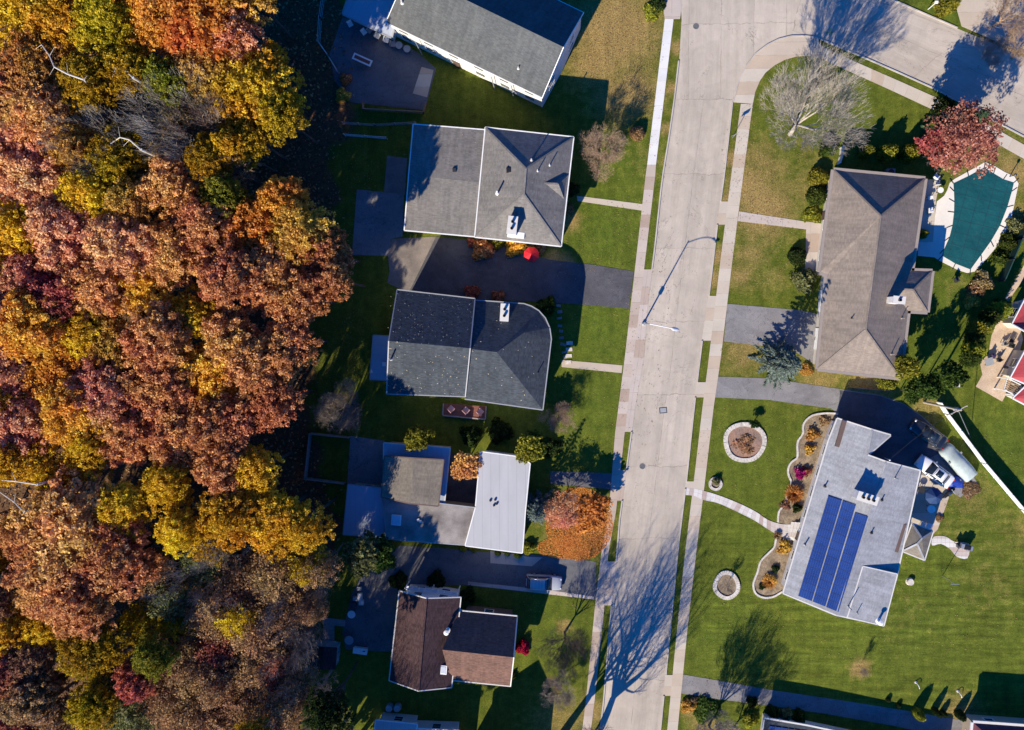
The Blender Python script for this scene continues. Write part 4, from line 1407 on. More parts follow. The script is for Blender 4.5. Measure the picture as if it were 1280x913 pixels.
def quads(name, P0, U, V, var, mats):
    """one mesh of diamond leaves: centres P0, half axes U, V, a per-leaf value"""
    n = len(P0)
    co = np.stack([P0-U, P0-V, P0+U, P0+V], 1).reshape(-1, 3)
    me = bpy.data.meshes.new(name)
    me.vertices.add(4*n)
    me.vertices.foreach_set('co', co.ravel())
    me.loops.add(4*n)
    me.loops.foreach_set('vertex_index', np.arange(4*n, dtype=np.int32))
    me.polygons.add(n)
    me.polygons.foreach_set('loop_start', np.arange(0, 4*n, 4, dtype=np.int32))
    me.polygons.foreach_set('loop_total', np.full(n, 4, dtype=np.int32))
    me.update(calc_edges=True)
    me.attributes.new('var', 'FLOAT', 'FACE').data.foreach_set('value', np.clip(var, 0, 1).astype(np.float32))
    me.materials.append(mats)
    return me


def unit(n):
    v = RNG.normal(size=(n, 3))
    return v/np.linalg.norm(v, axis=1, keepdims=True)


def leaves_at(C, out, size, upbias=0.5):
    """orient leaves loosely outward/up"""
    n = len(C)
    nn = out*0.6+unit(n)*0.9+np.array([0, 0, upbias])
    nn /= np.linalg.norm(nn, axis=1, keepdims=True)
    r = unit(n)
    U = np.cross(nn, r)
    U /= np.linalg.norm(U, axis=1, keepdims=True)+1e-9
    Vv = np.cross(nn, U)
    s = size*RNG.uniform(0.65, 1.35, (n, 1))
    return U*s, Vv*s*0.62


def crown(name, R, z0, z1, lobes, clumps, per, crad, leaf, mat_, low=-0.35, dome=1.0):
    """deciduous crown: limbs end in lobes, lobes carry clumps, clumps carry leaves"""
    Ps, Us, Vs, var, ends = [], [], [], [], []
    H = z1-z0
    for i in range(lobes):
        t = (i+0.5)/lobes
        rr = R*0.66*math.sqrt(t)*RNG.uniform(0.85, 1.15)
        a = i*2.399+RNG.uniform(-0.3, 0.3)
        lr = R*RNG.uniform(0.3, 0.44)
        cz = z0+H*(0.78-0.42*dome*(rr/R)**2)+RNG.uniform(-0.07, 0.07)*H
        c = np.array([rr*math.cos(a), rr*math.sin(a), cz])
        ends.append(c)
        d = unit(clumps*2)
        d = d[d[:, 2] > low][:clumps]
        cc = c+d*np.array([lr, lr, min(lr, H*0.42)])*RNG.uniform(0.72, 1.08, (len(d), 1))
        lv = RNG.uniform(-0.12, 0.12)
        for q, dd in zip(cc, d):
            n = int(per*RNG.uniform(0.6, 1.3))
            o = unit(n)
            rad = crad*RNG.uniform(0.7, 1.3)
            pts = q+o*rad*RNG.uniform(0.35, 1.0, (n, 1))*np.array([1, 1, 0.75])
            u, w = leaves_at(pts, o*0.7+dd*0.5, leaf)
            Ps.append(pts)
            Us.append(u)
            Vs.append(w)
            var.append(0.5+lv+RNG.uniform(-0.2, 0.2)+RNG.uniform(-0.3, 0.3, n))
    return quads(name, np.concatenate(Ps), np.concatenate(Us), np.concatenate(Vs), np.concatenate(var), mat_), ends


def segs_mesh(name, segs, mat_):
    """tapered limbs; segs = (p0, p1, r0, r1)"""
    big = [s for s in segs if s[2] > 0.05]
    small = [s for s in segs if s[2] <= 0.05]
    vs, fs = [], []
    off = 0
    for grp, k in ((big, 6), (small, 3)):
        if not grp:
            continue
        A = np.array([s[0] for s in grp])
        B = np.array([s[1] for s in grp])
        r0 = np.array([s[2] for s in grp])[:, None, None]
        r1 = np.array([s[3] for s in grp])[:, None, None]
        D = B-A
        D /= np.linalg.norm(D, axis=1, keepdims=True)+1e-9
        u = np.cross(D, np.array([0.3, 0.2, 0.93]))
        u /= np.linalg.norm(u, axis=1, keepdims=True)+1e-9
        w = np.cross(D, u)
        th = np.arange(k)*2*math.pi/k
        ringv = u[:, None, :]*np.cos(th)[None, :, None]+w[:, None, :]*np.sin(th)[None, :, None]
        v = np.concatenate([A[:, None]+ringv*r0, B[:, None]+ringv*r1], 1)
        n = len(grp)
        vs.append(v.reshape(-1, 3))
        b0 = np.arange(n)[:, None]*2*k+off
        j = np.arange(k)[None, :]
        f = np.stack([b0+j, b0+(j+1) % k, b0+k+(j+1) % k, b0+k+j], 2).reshape(-1, 4)
        fs.append(f)
        off += n*2*k
    me = bpy.data.meshes.new(name)
    me.from_pydata(np.concatenate(vs).tolist(), [], np.concatenate(fs).tolist())
    me.materials.append(mat_)
    return me


def branching(H, R, seed, depth=6, trunk=0.25, r0=0.24, spread=0.75, twig=3, up=0.18, jit=0.09, thick=0.62, pale=1, radial=0.0, m0=5):
    rnd = random.Random(seed)
    trunk_s, limb_s = [], []

    def grow(p, d, L, r, k):
        n = 3 if k < 3 else 2
        for _ in range(n):
            d2 = Vector((d.x+rnd.gauss(0, jit), d.y+rnd.gauss(0, jit), d.z+rnd.gauss(0, jit*.8)+up*0.35)).normalized()
            q = p+d2*(L/n)
            r2 = r*0.86
            (trunk_s if k <= pale else limb_s).append((tuple(p), tuple(q), r, r2))
            p, d, r = q, d2, r2
            if 1 <= k < depth and rnd.random() < 0.75:
                side = Vector((rnd.gauss(0, 1), rnd.gauss(0, 1), rnd.gauss(0, .6))).normalized()
                grow(p, (d*0.75+side*0.6).normalized(), L*rnd.uniform(0.45, 0.7), r*0.55, k+1)
        if k < depth:
            m = m0 if k == 0 else (twig if k >= 3 else 2)
            a0 = rnd.uniform(0, 6.28)
            for j in range(m):
                a = a0+j*6.28/m+rnd.uniform(-.4, .4)
                s = Vector((math.cos(a), math.sin(a), 0))
                rad_ = Vector((p.x, p.y, 0))
                rad_ = rad_.normalized()*radial if k >= 1 and rad_.length > 0.2 else Vector((0, 0, 0))
                nd = (d*(1-spread*0.55)+s*spread*rnd.uniform(0.7, 1.15)*(0.6 if k else 1)+rad_+Vector((0, 0, up))).normalized()
                grow(p, nd, L*(rnd.uniform(0.62, 0.85) if k else 1.25*rnd.uniform(.85, 1.1)), r*(thick if k else thick), k+1)
    grow(Vector((0, 0, -0.15)), Vector((0, 0, 1)), H*trunk, r0, 0)
    # fit to the wanted height and radius
    pts = np.array([s[1] for s in limb_s])
    kr = R/np.percentile(np.hypot(pts[:, 0], pts[:, 1]), 97)
    kz = H/np.percentile(pts[:, 2], 99)

    def fit(s):
        return ((s[0][0]*kr, s[0][1]*kr, s[0][2]*kz), (s[1][0]*kr, s[1][1]*kr, s[1][2]*kz), max(s[2], 0.0075), max(s[3], 0.006))
    return [fit(s) for s in trunk_s], [fit(s) for s in limb_s]


def obj_of(name, me, parent):
    o = bpy.data.objects.new(name, me)
    COL.objects.link(o)
    o.parent = parent
    return o


def limbs_to(ends, z0, r0):
    sg = [((0, 0, -0.2), (0.05, 0.02, z0*0.55), r0, r0*0.85), ((0.05, 0.02, z0*0.55), (0, 0.06, z0), r0*0.85, r0*0.7)]
    for e in ends:
        m1 = (e[0]*0.4, e[1]*0.4, z0+(e[2]-z0)*0.55)
        sg += [((0, 0.06, z0*0.97), m1, r0*0.5, r0*0.34), (m1, tuple(e), r0*0.34, r0*0.12)]
    return sg


L = {
 'rust': leafmat('leaf_rust', (0.468, 0.204, 0.074), (0.9, 0.484, 0.2)),
 'orange': leafmat('leaf_orange', (0.616, 0.246, 0.037), (0.9, 0.52, 0.103)),
 'pink': leafmat('leaf_pinkish', (0.591, 0.253, 0.123), (0.9, 0.544, 0.297)),
 'crimson': leafmat('leaf_crimson', (0.37, 0.093, 0.068), (0.726, 0.254, 0.169)),
 'gold': leafmat('leaf_gold', (0.542, 0.32, 0.022), (0.9, 0.629, 0.061)),
 'olive': leafmat('leaf_olive', (0.308, 0.209, 0.016), (0.629, 0.436, 0.036)),
 'yellowgreen': leafmat('leaf_yellowgreen', (0.165, 0.171, 0.022), (0.418, 0.396, 0.05)),
 'green': leafmat('leaf_green', (0.035, 0.06, 0.014), (0.11, 0.15, 0.03)),
 'darkgreen': leafmat('leaf_darkgreen', (0.02, 0.036, 0.012), (0.06, 0.085, 0.025)),
 'brown': leafmat('leaf_brown', (0.246, 0.142, 0.074), (0.532, 0.327, 0.169)),
 'redbrown': leafmat('leaf_redbrown', (0.271, 0.093, 0.068), (0.557, 0.218, 0.133)),
 'greygreen': leafmat('leaf_greygreen', (0.13, 0.15, 0.055), (0.33, 0.35, 0.15)),
 'spruce': leafmat('needle_blue', (0.05, 0.075, 0.065), (0.16, 0.2, 0.165), 0.1),
 'fir': leafmat('needle_dark', (0.018, 0.036, 0.02), (0.06, 0.095, 0.045), 0.1),
 'scarlet': leafmat('leaf_scarlet', (0.4, 0.012, 0.02), (0.7, 0.04, 0.05)),
 'magenta': leafmat('leaf_magenta', (0.3, 0.012, 0.12), (0.6, 0.04, 0.26)),
 'tan': leafmat('leaf_tan', (0.24, 0.16, 0.08), (0.46, 0.33, 0.17)),
 'rosy': leafmat('leaf_rosy', (0.3, 0.1, 0.075), (0.58, 0.25, 0.19), drift=0.04),
 'pumpkin': leafmat('leaf_pumpkin', (0.54, 0.2, 0.04), (0.86, 0.42, 0.11), drift=0.04),
 'amber': leafmat('leaf_amber', (0.444, 0.234, 0.044), (0.786, 0.484, 0.121)),
}
PROTO = {}


def tree_proto(key, name, cat, crown_mesh, trunk_mesh, extra=None):
    r = thing(name, '', cat)
    obj_of('trunk', trunk_mesh, r)
    if crown_mesh:
        obj_of('crown', crown_mesh, r)
    if extra:
        obj_of('branches', extra, r)
    PROTO[key] = [r, False]


for k in range(4):     # puffy oaks: radius 5, height 16
    me, ends = crown('crown', 5.0, 9.0, 16.0, 17, 27, 38, 0.55, 0.175, L['rust'], low=-0.15, dome=0.75)
    tree_proto('oak%d' % k, 'autumn_tree', 'tree', me, segs_mesh('trunk', limbs_to(ends, 6.5, 0.34), M['bark']))
for k in range(3):     # finer, looser crowns
    me, ends = crown('crown', 5.0, 8.5, 16.0, 18, 38, 24, 0.42, 0.15, L['gold'], low=-0.3, dome=0.75)
    tree_proto('ash%d' % k, 'autumn_tree', 'tree', me, segs_mesh('trunk', limbs_to(ends, 6.0, 0.28), M['bark']))
for k in range(2):     # thin crowns, twigs showing
    me, ends = crown('crown', 5.0, 6.0, 16.0, 13, 34, 17, 0.7, 0.17, L['brown'], low=-0.7)
    a, b_ = branching(15, 5.0, 40+k, 5, 0.3, 0.24, 0.7, 2)
    tree_proto('thin%d' % k, 'thin_autumn_tree', 'tree', me, segs_mesh('trunk', a, M['greybark']), segs_mesh('branches', b_, M['greybark']))
for k in range(3):     # bare: height 10, radius 4
    a, b_ = branching(10, 4.0, (8, 4, 5)[k], 6, 0.13, 0.2, 0.78, 3, 0.16, 0.09, 0.64, 2, 0.25, 8 if k == 0 else 6)
    tree_proto('bare%d' % k, 'bare_tree', 'tree', None, segs_mesh('trunk', a, M['limb']), segs_mesh('branches', b_, M['twig']))
for k in range(2):     # dense twiggy bushes
    a, b_ = branching(10, 4.0, 33+k, 6, 0.12, 0.15, 0.85, 4, 0.14, 0.14)
    tree_proto('twiggy%d' % k, 'bare_shrub', 'shrub', None, segs_mesh('trunk', a, M['tanbark']), segs_mesh('branches', b_, M['tanbark']))
for k in range(2):     # tall bare street trees: height 18, radius 5
    a, b_ = branching(18, 6.5, 23+k, 6, 0.2, 0.5, 0.62, 2, 0.26, 0.09, 0.74)
    tree_proto('tall%d' % k, 'bare_street_tree', 'tree', None, segs_mesh('trunk', a, M['greybark']), segs_mesh('branches', b_, M['greybark']))
# small broadleaf trees radius 2, height 5
for k in range(2):
    me, ends = crown('crown', 2.0, 1.2, 5.0, 8, 26, 20, 0.3, 0.13, L['green'], low=-0.6)
    tree_proto('small%d' % k, 'small_tree', 'tree', me, segs_mesh('trunk', limbs_to(ends, 1.4, 0.1), M['bark']))


def shrub_mesh(name, n, leaf, mat_, flat=1.0, lump=0.2, fill=0.6):
    d = unit(n)
    d[:, 2] = np.abs(d[:, 2])*1.0-0.15
    ph = RNG.uniform(0, 6.28, 4)
    az = np.arctan2(d[:, 1], d[:, 0])
    rr = 1-lump*0.5+lump*0.5*(np.sin(3*az+ph[0])+0.7*np.sin(5*az+ph[1]+3*d[:, 2]))
    P0 = d*rr[:, None]*RNG.uniform(fill, 1.0, (n, 1))
    P0[:, 2] = np.maximum(P0[:, 2]*flat+0.12, 0.02)
    u, w = leaves_at(P0, d, leaf)
    return quads(name, P0, u, w, 0.5+RNG.uniform(-0.35, 0.35, n)+0.12*np.sin(4*az+ph[2]), mat_)


def shrub_proto(key, name, n, leaf, flat, lump, fill):
    r = thing(name, '', 'shrub')
    obj_of('foliage', shrub_mesh('foliage', n, leaf, L['green'], flat, lump, fill), r)
    sg = []
    rnd = random.Random(n)
    for _ in range(7):
        a = rnd.uniform(0, 6.28)
        sg.append(((0, 0, -0.1), (0.5*math.cos(a), 0.5*math.sin(a), 0.6*flat), 0.03, 0.012))
    obj_of('stem', segs_mesh('stem', sg, M['bark']), r)
    PROTO[key] = [r, False]


shrub_proto('bush', 'shrub', 1500, 0.1, 0.9, 0.3, 0.55)
shrub_proto('ball', 'clipped_shrub', 1700, 0.085, 0.95, 0.08, 0.75)
shrub_proto('clump', 'flowering_plant', 700, 0.15, 0.8, 0.45, 0.3)
# spiky ornamental grass
r = thing('ornamental_grass', '', 'shrub')
n_ = 500
a = RNG.uniform(0, 6.28, n_)
el = RNG.uniform(0.25, 1.3, n_)
D = np.stack([np.cos(a)*np.cos(el), np.sin(a)*np.cos(el), np.sin(el)], 1)
rad = RNG.uniform(0.45, 0.75, (n_, 1))
sd = np.cross(D, np.array([0, 0, 1.0]))
sd /= np.linalg.norm(sd, axis=1, keepdims=True)
obj_of('foliage', quads('foliage', D*rad*0.8+np.array([0, 0, .05]), D*0.36, sd*0.035, RNG.uniform(0, 1, n_), L['tan']), r)
PROTO['grass'] = [r, False]


def conifer(key, name, H, R, tiers, per, leaf, mat_, droop=0.25, power=1.0):
    Ps, Us, Vs, va, sg = [], [], [], [], [((0, 0, -0.1), (0, 0, H*0.5), 0.16, 0.09), ((0, 0, H*0.5), (0, 0, H), 0.09, 0.015)]
    for t in range(tiers):
        z = H*(0.08+0.9*t/(tiers-1))
        rr = R*(1-(z/H)**power)*RNG.uniform(0.88, 1.1)+0.08
        nb = max(4, int(9*rr/R)+3)
        for b in range(nb):
            az = 6.283*b/nb+t*1.3+RNG.uniform(-.2, .2)
            Lr = rr*RNG.uniform(0.8, 1.12)
            tip = np.array([Lr*math.cos(az), Lr*math.sin(az), z-droop*Lr])
            base = np.array([0, 0, z])
            sg.append((tuple(base), tuple(tip), 0.02, 0.008))
            n = max(6, int(per*Lr/R))
            f = np.sqrt(RNG.uniform(0.02, 1, (n, 1)))
            d = (tip-base)/np.linalg.norm(tip-base)
            sidev = np.array([-math.sin(az), math.cos(az), 0])
            lat = RNG.uniform(-1, 1, (n, 1))
            pts = base+(tip-base)*f+sidev*lat*0.22*Lr*(1.05-f)+np.array([0, 0, 1])*RNG.uniform(-.05, .05, (n, 1))
            dirs = d+sidev*np.sign(lat)*0.7+unit(n)*0.35
            dirs /= np.linalg.norm(dirs, axis=1, keepdims=True)
            wv = np.cross(dirs, unit(n))
            wv /= np.linalg.norm(wv, axis=1, keepdims=True)
            Ps.append(pts)
            Us.append(dirs*leaf)
            Vs.append(wv*leaf*0.33)
            va.append(0.2+0.6*f[:, 0]+RNG.uniform(-.25, .25, n))
    r = thing(name, '', 'tree')
    obj_of('crown', quads('crown', np.concatenate(Ps), np.concatenate(Us), np.concatenate(Vs), np.concatenate(va), mat_), r)
    obj_of('trunk', segs_mesh('trunk', sg, M['bark']), r)
    PROTO[key] = [r, False]


conifer('spruce', 'blue_spruce', 10, 2.6, 22, 60, 0.17, L['spruce'])
conifer('fir', 'evergreen_tree', 8, 2.2, 22, 60, 0.17, L['fir'])
conifer('cypress', 'columnar_evergreen', 5, 0.75, 34, 26, 0.1, L['green'], -0.9, 2.2)


def plant(key, label, px, py, r, h, leaf=None, base_r=5.0, base_h=16.0, cf=0.65, group=None, rz=None, sub='crown', wood=None):
    """put a copy of a prototype so that its crown (at cf of its height) stands at the surveyed place"""
    p = W(px, py, h*cf)
    root, used = PROTO[key]
    mats = {}
    if leaf:
        mats[sub] = L[leaf]
    if wood:
        for k in ('trunk', 'branches'):
            mats[k] = wood
    ky = r/base_r
    args = dict(loc=(p.x, p.y, 0), rz=random.uniform(0, 6.28) if rz is None else rz, scale=(ky, ky, h/base_h))
    if not used:
        PROTO[key][1] = True
        o = root
        o.location = args['loc']
        o.rotation_euler = (0, 0, args['rz'])
        o.scale = args['scale']
        for c in o.children:
            s = c.name.split('.')[0]
            if s in mats:
                c.material_slots[0].link = 'OBJECT'
                c.material_slots[0].material = mats[s]
        o['label'] = label
        if group:
            o['group'] = group
    else:
        o = dup(root, args['loc'], args['rz'], label, group, args['scale'], mats)
        if not group and 'group' in o:
            del o['group']
    return o


# the wood: crown position, radius (photo px), colour, kind
WOOD = [(28, 18, 48, 'gold', 'a'), (88, 30, 50, 'gold', 'a'), (150, 40, 44, 'olive', 'a'), (118, -6, 40, 'orange', 'o'), (185, 14, 40, 'orange', 'o'), (258, 20, 62, 'orange', 'o'), (215, 45, 34, 'orange', 'a'), (322, 2, 40, 'amber', 'a'), (300, 50, 36, 'pink', 'o'),
 (270, 92, 46, 'amber', 'a'), (330, 118, 50, 'gold', 'a'), (358, 150, 32, 'olive', 'a'), (318, 175, 36, 'olive', 'a'), (222, 108, 28, 'yellowgreen', 'a'), (180, 95, 36, 'olive', 'a'), (130, 110, 40, 'olive', 'a'), (60, 95, 46, 'amber', 'a'), (12, 130, 46, 'rust', 'o'), (68, 150, 44, 'rust', 'a'),
 (150, 150, 34, 'brown', 't'), (235, 155, 46, 'tan', 't'), (22, 205, 50, 'pink', 'o'), (72, 228, 44, 'pink', 'o'), (110, 195, 34, 'amber', 'a'), (160, 205, 38, 'olive', 'a'), (130, 245, 36, 'gold', 'a'), (225, 240, 36, 'rust', 'o'), (275, 205, 30, 'olive', 'a'), (300, 190, 22, 'gold', 'a'), (292, 248, 30, 'yellowgreen', 'a'),
 (178, 262, 34, 'amber', 'a'), (362, 255, 30, 'orange', 'o'), (385, 292, 36, 'amber', 'o'), (418, 318, 30, 'rust', 'o'), (425, 352, 24, 'rust', 'o'), (330, 290, 42, 'orange', 'o'), (270, 285, 36, 'rust', 'o'), (35, 290, 40, 'gold', 'a'), (100, 300, 46, 'pink', 'o'), (165, 310, 44, 'pink', 'o'), (230, 320, 40, 'rust', 'o'),
 (12, 335, 40, 'amber', 'a'), (92, 372, 34, 'crimson', 'o'), (45, 345, 38, 'pink', 'o'), (135, 360, 44, 'rust', 'o'), (190, 360, 40, 'orange', 'o'), (258, 392, 32, 'gold', 'a'), (300, 345, 44, 'rust', 'o'), (350, 350, 46, 'rust', 'o'), (382, 375, 36, 'rust', 'o'), (300, 420, 36, 'rust', 'o'), (215, 425, 44, 'rust', 'o'),
 (125, 415, 34, 'gold', 'a'), (160, 435, 40, 'amber', 'o'), (60, 405, 44, 'orange', 'o'), (12, 400, 38, 'pink', 'o'), (20, 455, 44, 'pink', 'o'), (85, 460, 46, 'orange', 'o'), (15, 500, 26, 'gold', 'a'), (150, 490, 46, 'pink', 'o'), (110, 515, 44, 'orange', 'o'), (215, 480, 46, 'rust', 'o'), (275, 465, 44, 'orange', 'o'), (335, 455, 42, 'rust', 'o'), (372, 430, 34, 'rust', 'o'), (350, 500, 34, 'rust', 'o'),
 (45, 530, 44, 'pink', 'o'), (175, 540, 40, 'rust', 'o'), (235, 545, 42, 'rust', 'o'), (290, 530, 42, 'rust', 'o'), (290, 580, 34, 'rust', 'o'), (130, 560, 34, 'gold', 'a'), (25, 570, 34, 'gold', 'a'), (75, 580, 36, 'gold', 'a'), (225, 600, 32, 'gold', 'a'), (325, 585, 36, 'gold', 'a'), (298, 640, 40, 'gold', 'a'), (240, 655, 30, 'gold', 'a'),
 (345, 645, 42, 'gold', 'a'), (385, 650, 34, 'gold', 'a'), (105, 655, 70, 'rust', 'a'), (85, 710, 60, 'rust', 'a'), (160, 690, 50, 'rust', 'a'), (120, 750, 42, 'rust', 'a'), (170, 630, 36, 'gold', 'a'), (255, 705, 32, 'greygreen', 't'), (220, 745, 34, 'greygreen', 't'), (300, 730, 38, 'brown', 't'),
 (28, 778, 36, 'gold', 'a'), (75, 775, 30, 'gold', 'a'), (130, 800, 42, 'olive', 'a'), (185, 780, 32, 'olive', 't'), (208, 808, 26, 'yellowgreen', 'a'), (20, 830, 44, 'redbrown', 'a'), (60, 860, 36, 'brown', 'o'), (185, 840, 26, 'crimson', 'o'), (150, 850, 34, 'greygreen', 't'), (170, 890, 34, 'greygreen', 't'), (240, 830, 40, 'brown', 't'), (275, 850, 30, 'brown', 't'),
 (95, 895, 44, 'brown', 'a'), (30, 900, 46, 'redbrown', 'a'), (250, 895, 38, 'brown', 't'), (330, 790, 40, 'brown', 't'), (350, 715, 40, 'brown', 't'), (310, 880, 34, 'brown', 't'), (415, 880, 30, 'darkgreen', 'a'), (360, 885, 30, 'brown', 't'),
 (200, 715, 30, 'brown', 't'), (270, 765, 36, 'brown', 't'), (225, 775, 28, 'olive', 't'), (310, 830, 36, 'brown', 't'), (355, 760, 34, 'brown', 't'), (345, 830, 32, 'redbrown', 't'), (375, 850, 24, 'brown', 't'), (280, 805, 34, 'redbrown', 't'), (215, 870, 34, 'brown', 't'), (285, 905, 34, 'brown', 't'), (130, 870, 30, 'olive', 'a'), (230, 690, 26, 'greygreen', 't'), (270, 680, 26, 'gold', 't'), (385, 700, 30, 'olive', 't'), (325, 910, 26, 'olive', 'a'), (60, 815, 30, 'brown', 'a'), (400, 708, 26, 'brown', 't'), (392, 758, 20, 'brown', 't'),
 (10, 700, 30, 'olive', 'a'), (40, 660, 26, 'rust', 'a'), (10, 745, 26, 'brown', 'a'), (300, 770, 26, 'gold', 't')]
CN = {'rust': 'rust-brown', 'orange': 'bright orange', 'pink': 'salmon-pink', 'crimson': 'deep crimson', 'gold': 'golden yellow', 'olive': 'olive-gold', 'yellowgreen': 'yellow-green', 'brown': 'dull brown', 'redbrown': 'dark red-brown', 'greygreen': 'grey-green', 'tan': 'pale tan', 'amber': 'amber', 'darkgreen': 'dark green'}
ROWS = ['at the top edge', 'a little below the top edge', 'level with the grey house', 'level with the shared driveway', 'level with the charcoal roof', 'above the courtyard level', 'level with the flat roofs', 'level with the brown house', 'level with the garden shed', 'at the bottom edge']
COLS = ['against the left edge', 'in the wood\'s left', 'in mid wood', 'in the wood\'s right', 'on the wood\'s house-side fringe']
used_labels = {}


def wood_label(px, py, r, c, k):
    row = ROWS[min(9, max(0, int(py/91.3)))]
    col = COLS[min(4, max(0, int(px/85)))]
    kind = {'o': 'billowy', 'a': 'fine-leaved', 't': 'half-bare'}[k]
    return f'{kind} {CN[c]} tree {col}, {row}'


cand = {}
for w in WOOD:
    cand.setdefault(wood_label(*w), []).append(w)
names = {}
for lab, ws_ in cand.items():
    if len(ws_) == 1:
        names[ws_[0]] = lab
        continue
    sx = max(a[0] for a in ws_)-min(a[0] for a in ws_)
    sy = max(a[1] for a in ws_)-min(a[1] for a in ws_)
    ws2 = sorted(ws_, key=lambda a: a[0] if sx > sy else a[1])
    words_ = (['left one', 'right one'] if sx > sy else ['upper one', 'lower one']) if len(ws2) == 2 else (['leftmost one', 'middle one', 'rightmost one'] if sx > sy else ['topmost one', 'middle one', 'lowest one'])
    for a, wd_ in zip(ws2, words_+['other one']*5):
        names[a] = lab.replace(' tree ', ' tree (%s) ' % wd_.replace(' one', ''))
random.seed(3)
for i, w in enumerate(WOOD):
    px, py, r, c, k = w
    edge = px > 340
    h = random.uniform(16.5, 18) if edge else random.uniform(16, 18.5)
    if k == 't':
        h = random.uniform(13, 16)
    if r > 55:
        h = 19.5
    if (px, py) in ((85, 710), (160, 690), (105, 655), (120, 750)):
        h = 19
    rm = r/10.0*(110-h*0.7)/110*1.12
    key = {'o': 'oak%d' % (i % 4), 'a': 'ash%d' % (i % 3), 't': 'thin%d' % (i % 2)}[k]
    plant(key, names[w], px, py, rm, h, c, cf=0.72, group='autumn trees of the wood')
# a few more trees beyond the left and lower edges, which shade the wood
for i, (px, py) in enumerate([(-40, 60), (-45, 180), (-40, 300), (-50, 420), (-45, 540), (-50, 660), (-40, 780), (-30, 890), (60, 965), (150, 970), (240, 965), (330, 965), (400, 960), (-60, 980), (445, 985), (490, 1000), (350, 1000), (300, 1010), (425, 1035), (215, 1010)]):
    plant('oak%d' % (i % 4), 'rust-brown tree just outside the frame beside the wood', px, py, 4.8, 16, 'rust' if i % 3 else 'brown', cf=0.72 if px < 0 or py < 0 else 0.0, group='trees outside the frame')

# undergrowth and the litter of fallen leaves under the trees
n_ = 26000
px_ = RNG.uniform(-30, 450, n_)
py_ = RNG.uniform(-30, 945, n_)
keep = px_ < np.interp(py_, edge_y, edge_x)-4+RNG.normal(0, 9, n_)
px_, py_ = px_[keep], py_[keep]
pts = np.array([tuple(W(a, b, 0)) for a, b in zip(px_, py_)])
hgt = RNG.gamma(1.2, 0.45, len(pts))
hgt *= (np.sin(pts[:, 0]*0.5)+np.sin(pts[:, 1]*0.43+1) > 0.2)*1.0
pts[:, 2] = 0.04+hgt
u, w_ = leaves_at(pts, np.zeros_like(pts), 0.2, 0.8)
uo = bpy.data.objects.new('woodland_undergrowth', quads('woodland_undergrowth', pts, u, w_, RNG.uniform(0, 1, len(pts)), L['brown']))
COL.objects.link(uo)
tag(uo, kind='stuff')


def scatter(name, boxes, mat_, s=0.09, label=None):
    Ps = []
    for (cx_, cy_, rx, ry, n) in boxes:
        a = RNG.uniform(0, 6.283, n)
        q = np.sqrt(RNG.uniform(0, 1, n))
        for x, y in zip(cx_+rx*q*np.cos(a), cy_+ry*q*np.sin(a)):
            Ps.append(tuple(W(x, y, 0.06)))
    Ps = np.array(Ps)
    u, w_ = leaves_at(Ps, np.zeros_like(Ps), s, 2.5)
    o = bpy.data.objects.new(name, quads(name, Ps, u, w_, RNG.uniform(0, 1, len(Ps)), mat_))
    COL.objects.link(o)
    return tag(o, kind='stuff')


scatter('fallen_leaves', [(724, 655, 42, 46, 11000), (705, 685, 34, 14, 2200)], L['pumpkin'], 0.08)
scatter('fallen_leaves', [(690, 330, 60, 30, 220), (755, 290, 50, 40, 132), (755, 410, 45, 40, 110), (740, 500, 50, 40, 176), (950, 310, 50, 50, 352), (960, 200, 60, 80, 660), (770, 60, 60, 60, 1100), (930, 560, 60, 60, 264), (1100, 760, 200, 70, 770), (1220, 600, 60, 60, 352), (415, 420, 40, 90, 1100), (430, 250, 40, 100, 660), (950, 440, 50, 20, 264), (1180, 380, 50, 50, 220), (920, 800, 60, 80, 264), (700, 780, 60, 50, 264), (800, 300, 40, 260, 572), (1222, 270, 28, 55, 90)], L['tan'], 0.06)

# ---- single garden trees and shrubs
# the big pale bare tree on the corner lawn
plant('bare0', 'big pale bare tree with wide twiggy crown on the corner lawn', 1011, 149, 6.3, 13.5, base_r=4, base_h=10, cf=0.6, rz=0.4)
# bare crowns standing among the coloured ones
plant('bare0', 'grey-tan leafless tree among the olive crowns in the upper wood', 236, 152, 6.0, 19, base_r=4, base_h=10, cf=0.8, wood=M['twig'], rz=2.0)
plant('bare1', 'grey leafless tree right of the short dead branch in the upper wood', 268, 176, 5.0, 18.5, base_r=4, base_h=10, cf=0.8, wood=M['tanbark'])
plant('bare2', 'small leafless tree left of the short dead branch in the upper wood', 122, 168, 4.6, 19, base_r=4, base_h=10, cf=0.8, wood=M['twig'])
plant('bare1', 'grey leafless tree below the golden trees in the lower wood', 262, 722, 5.0, 16.5, base_r=4, base_h=10, cf=0.8, wood=M['twig'])
plant('bare2', 'grey leafless tree at the lower fringe of the wood', 368, 735, 4.5, 15, base_r=4, base_h=10, cf=0.8, wood=M['greybark'])
plant('bare0', 'grey leafless tree left of the garden shed', 345, 800, 4.5, 15, base_r=4, base_h=10, cf=0.8, wood=M['greybark'])
plant('bare1', 'grey-brown leafless tree at the bottom of the wood fringe', 380, 890, 4.5, 15, base_r=4, base_h=10, cf=0.8, wood=M['greybark'])
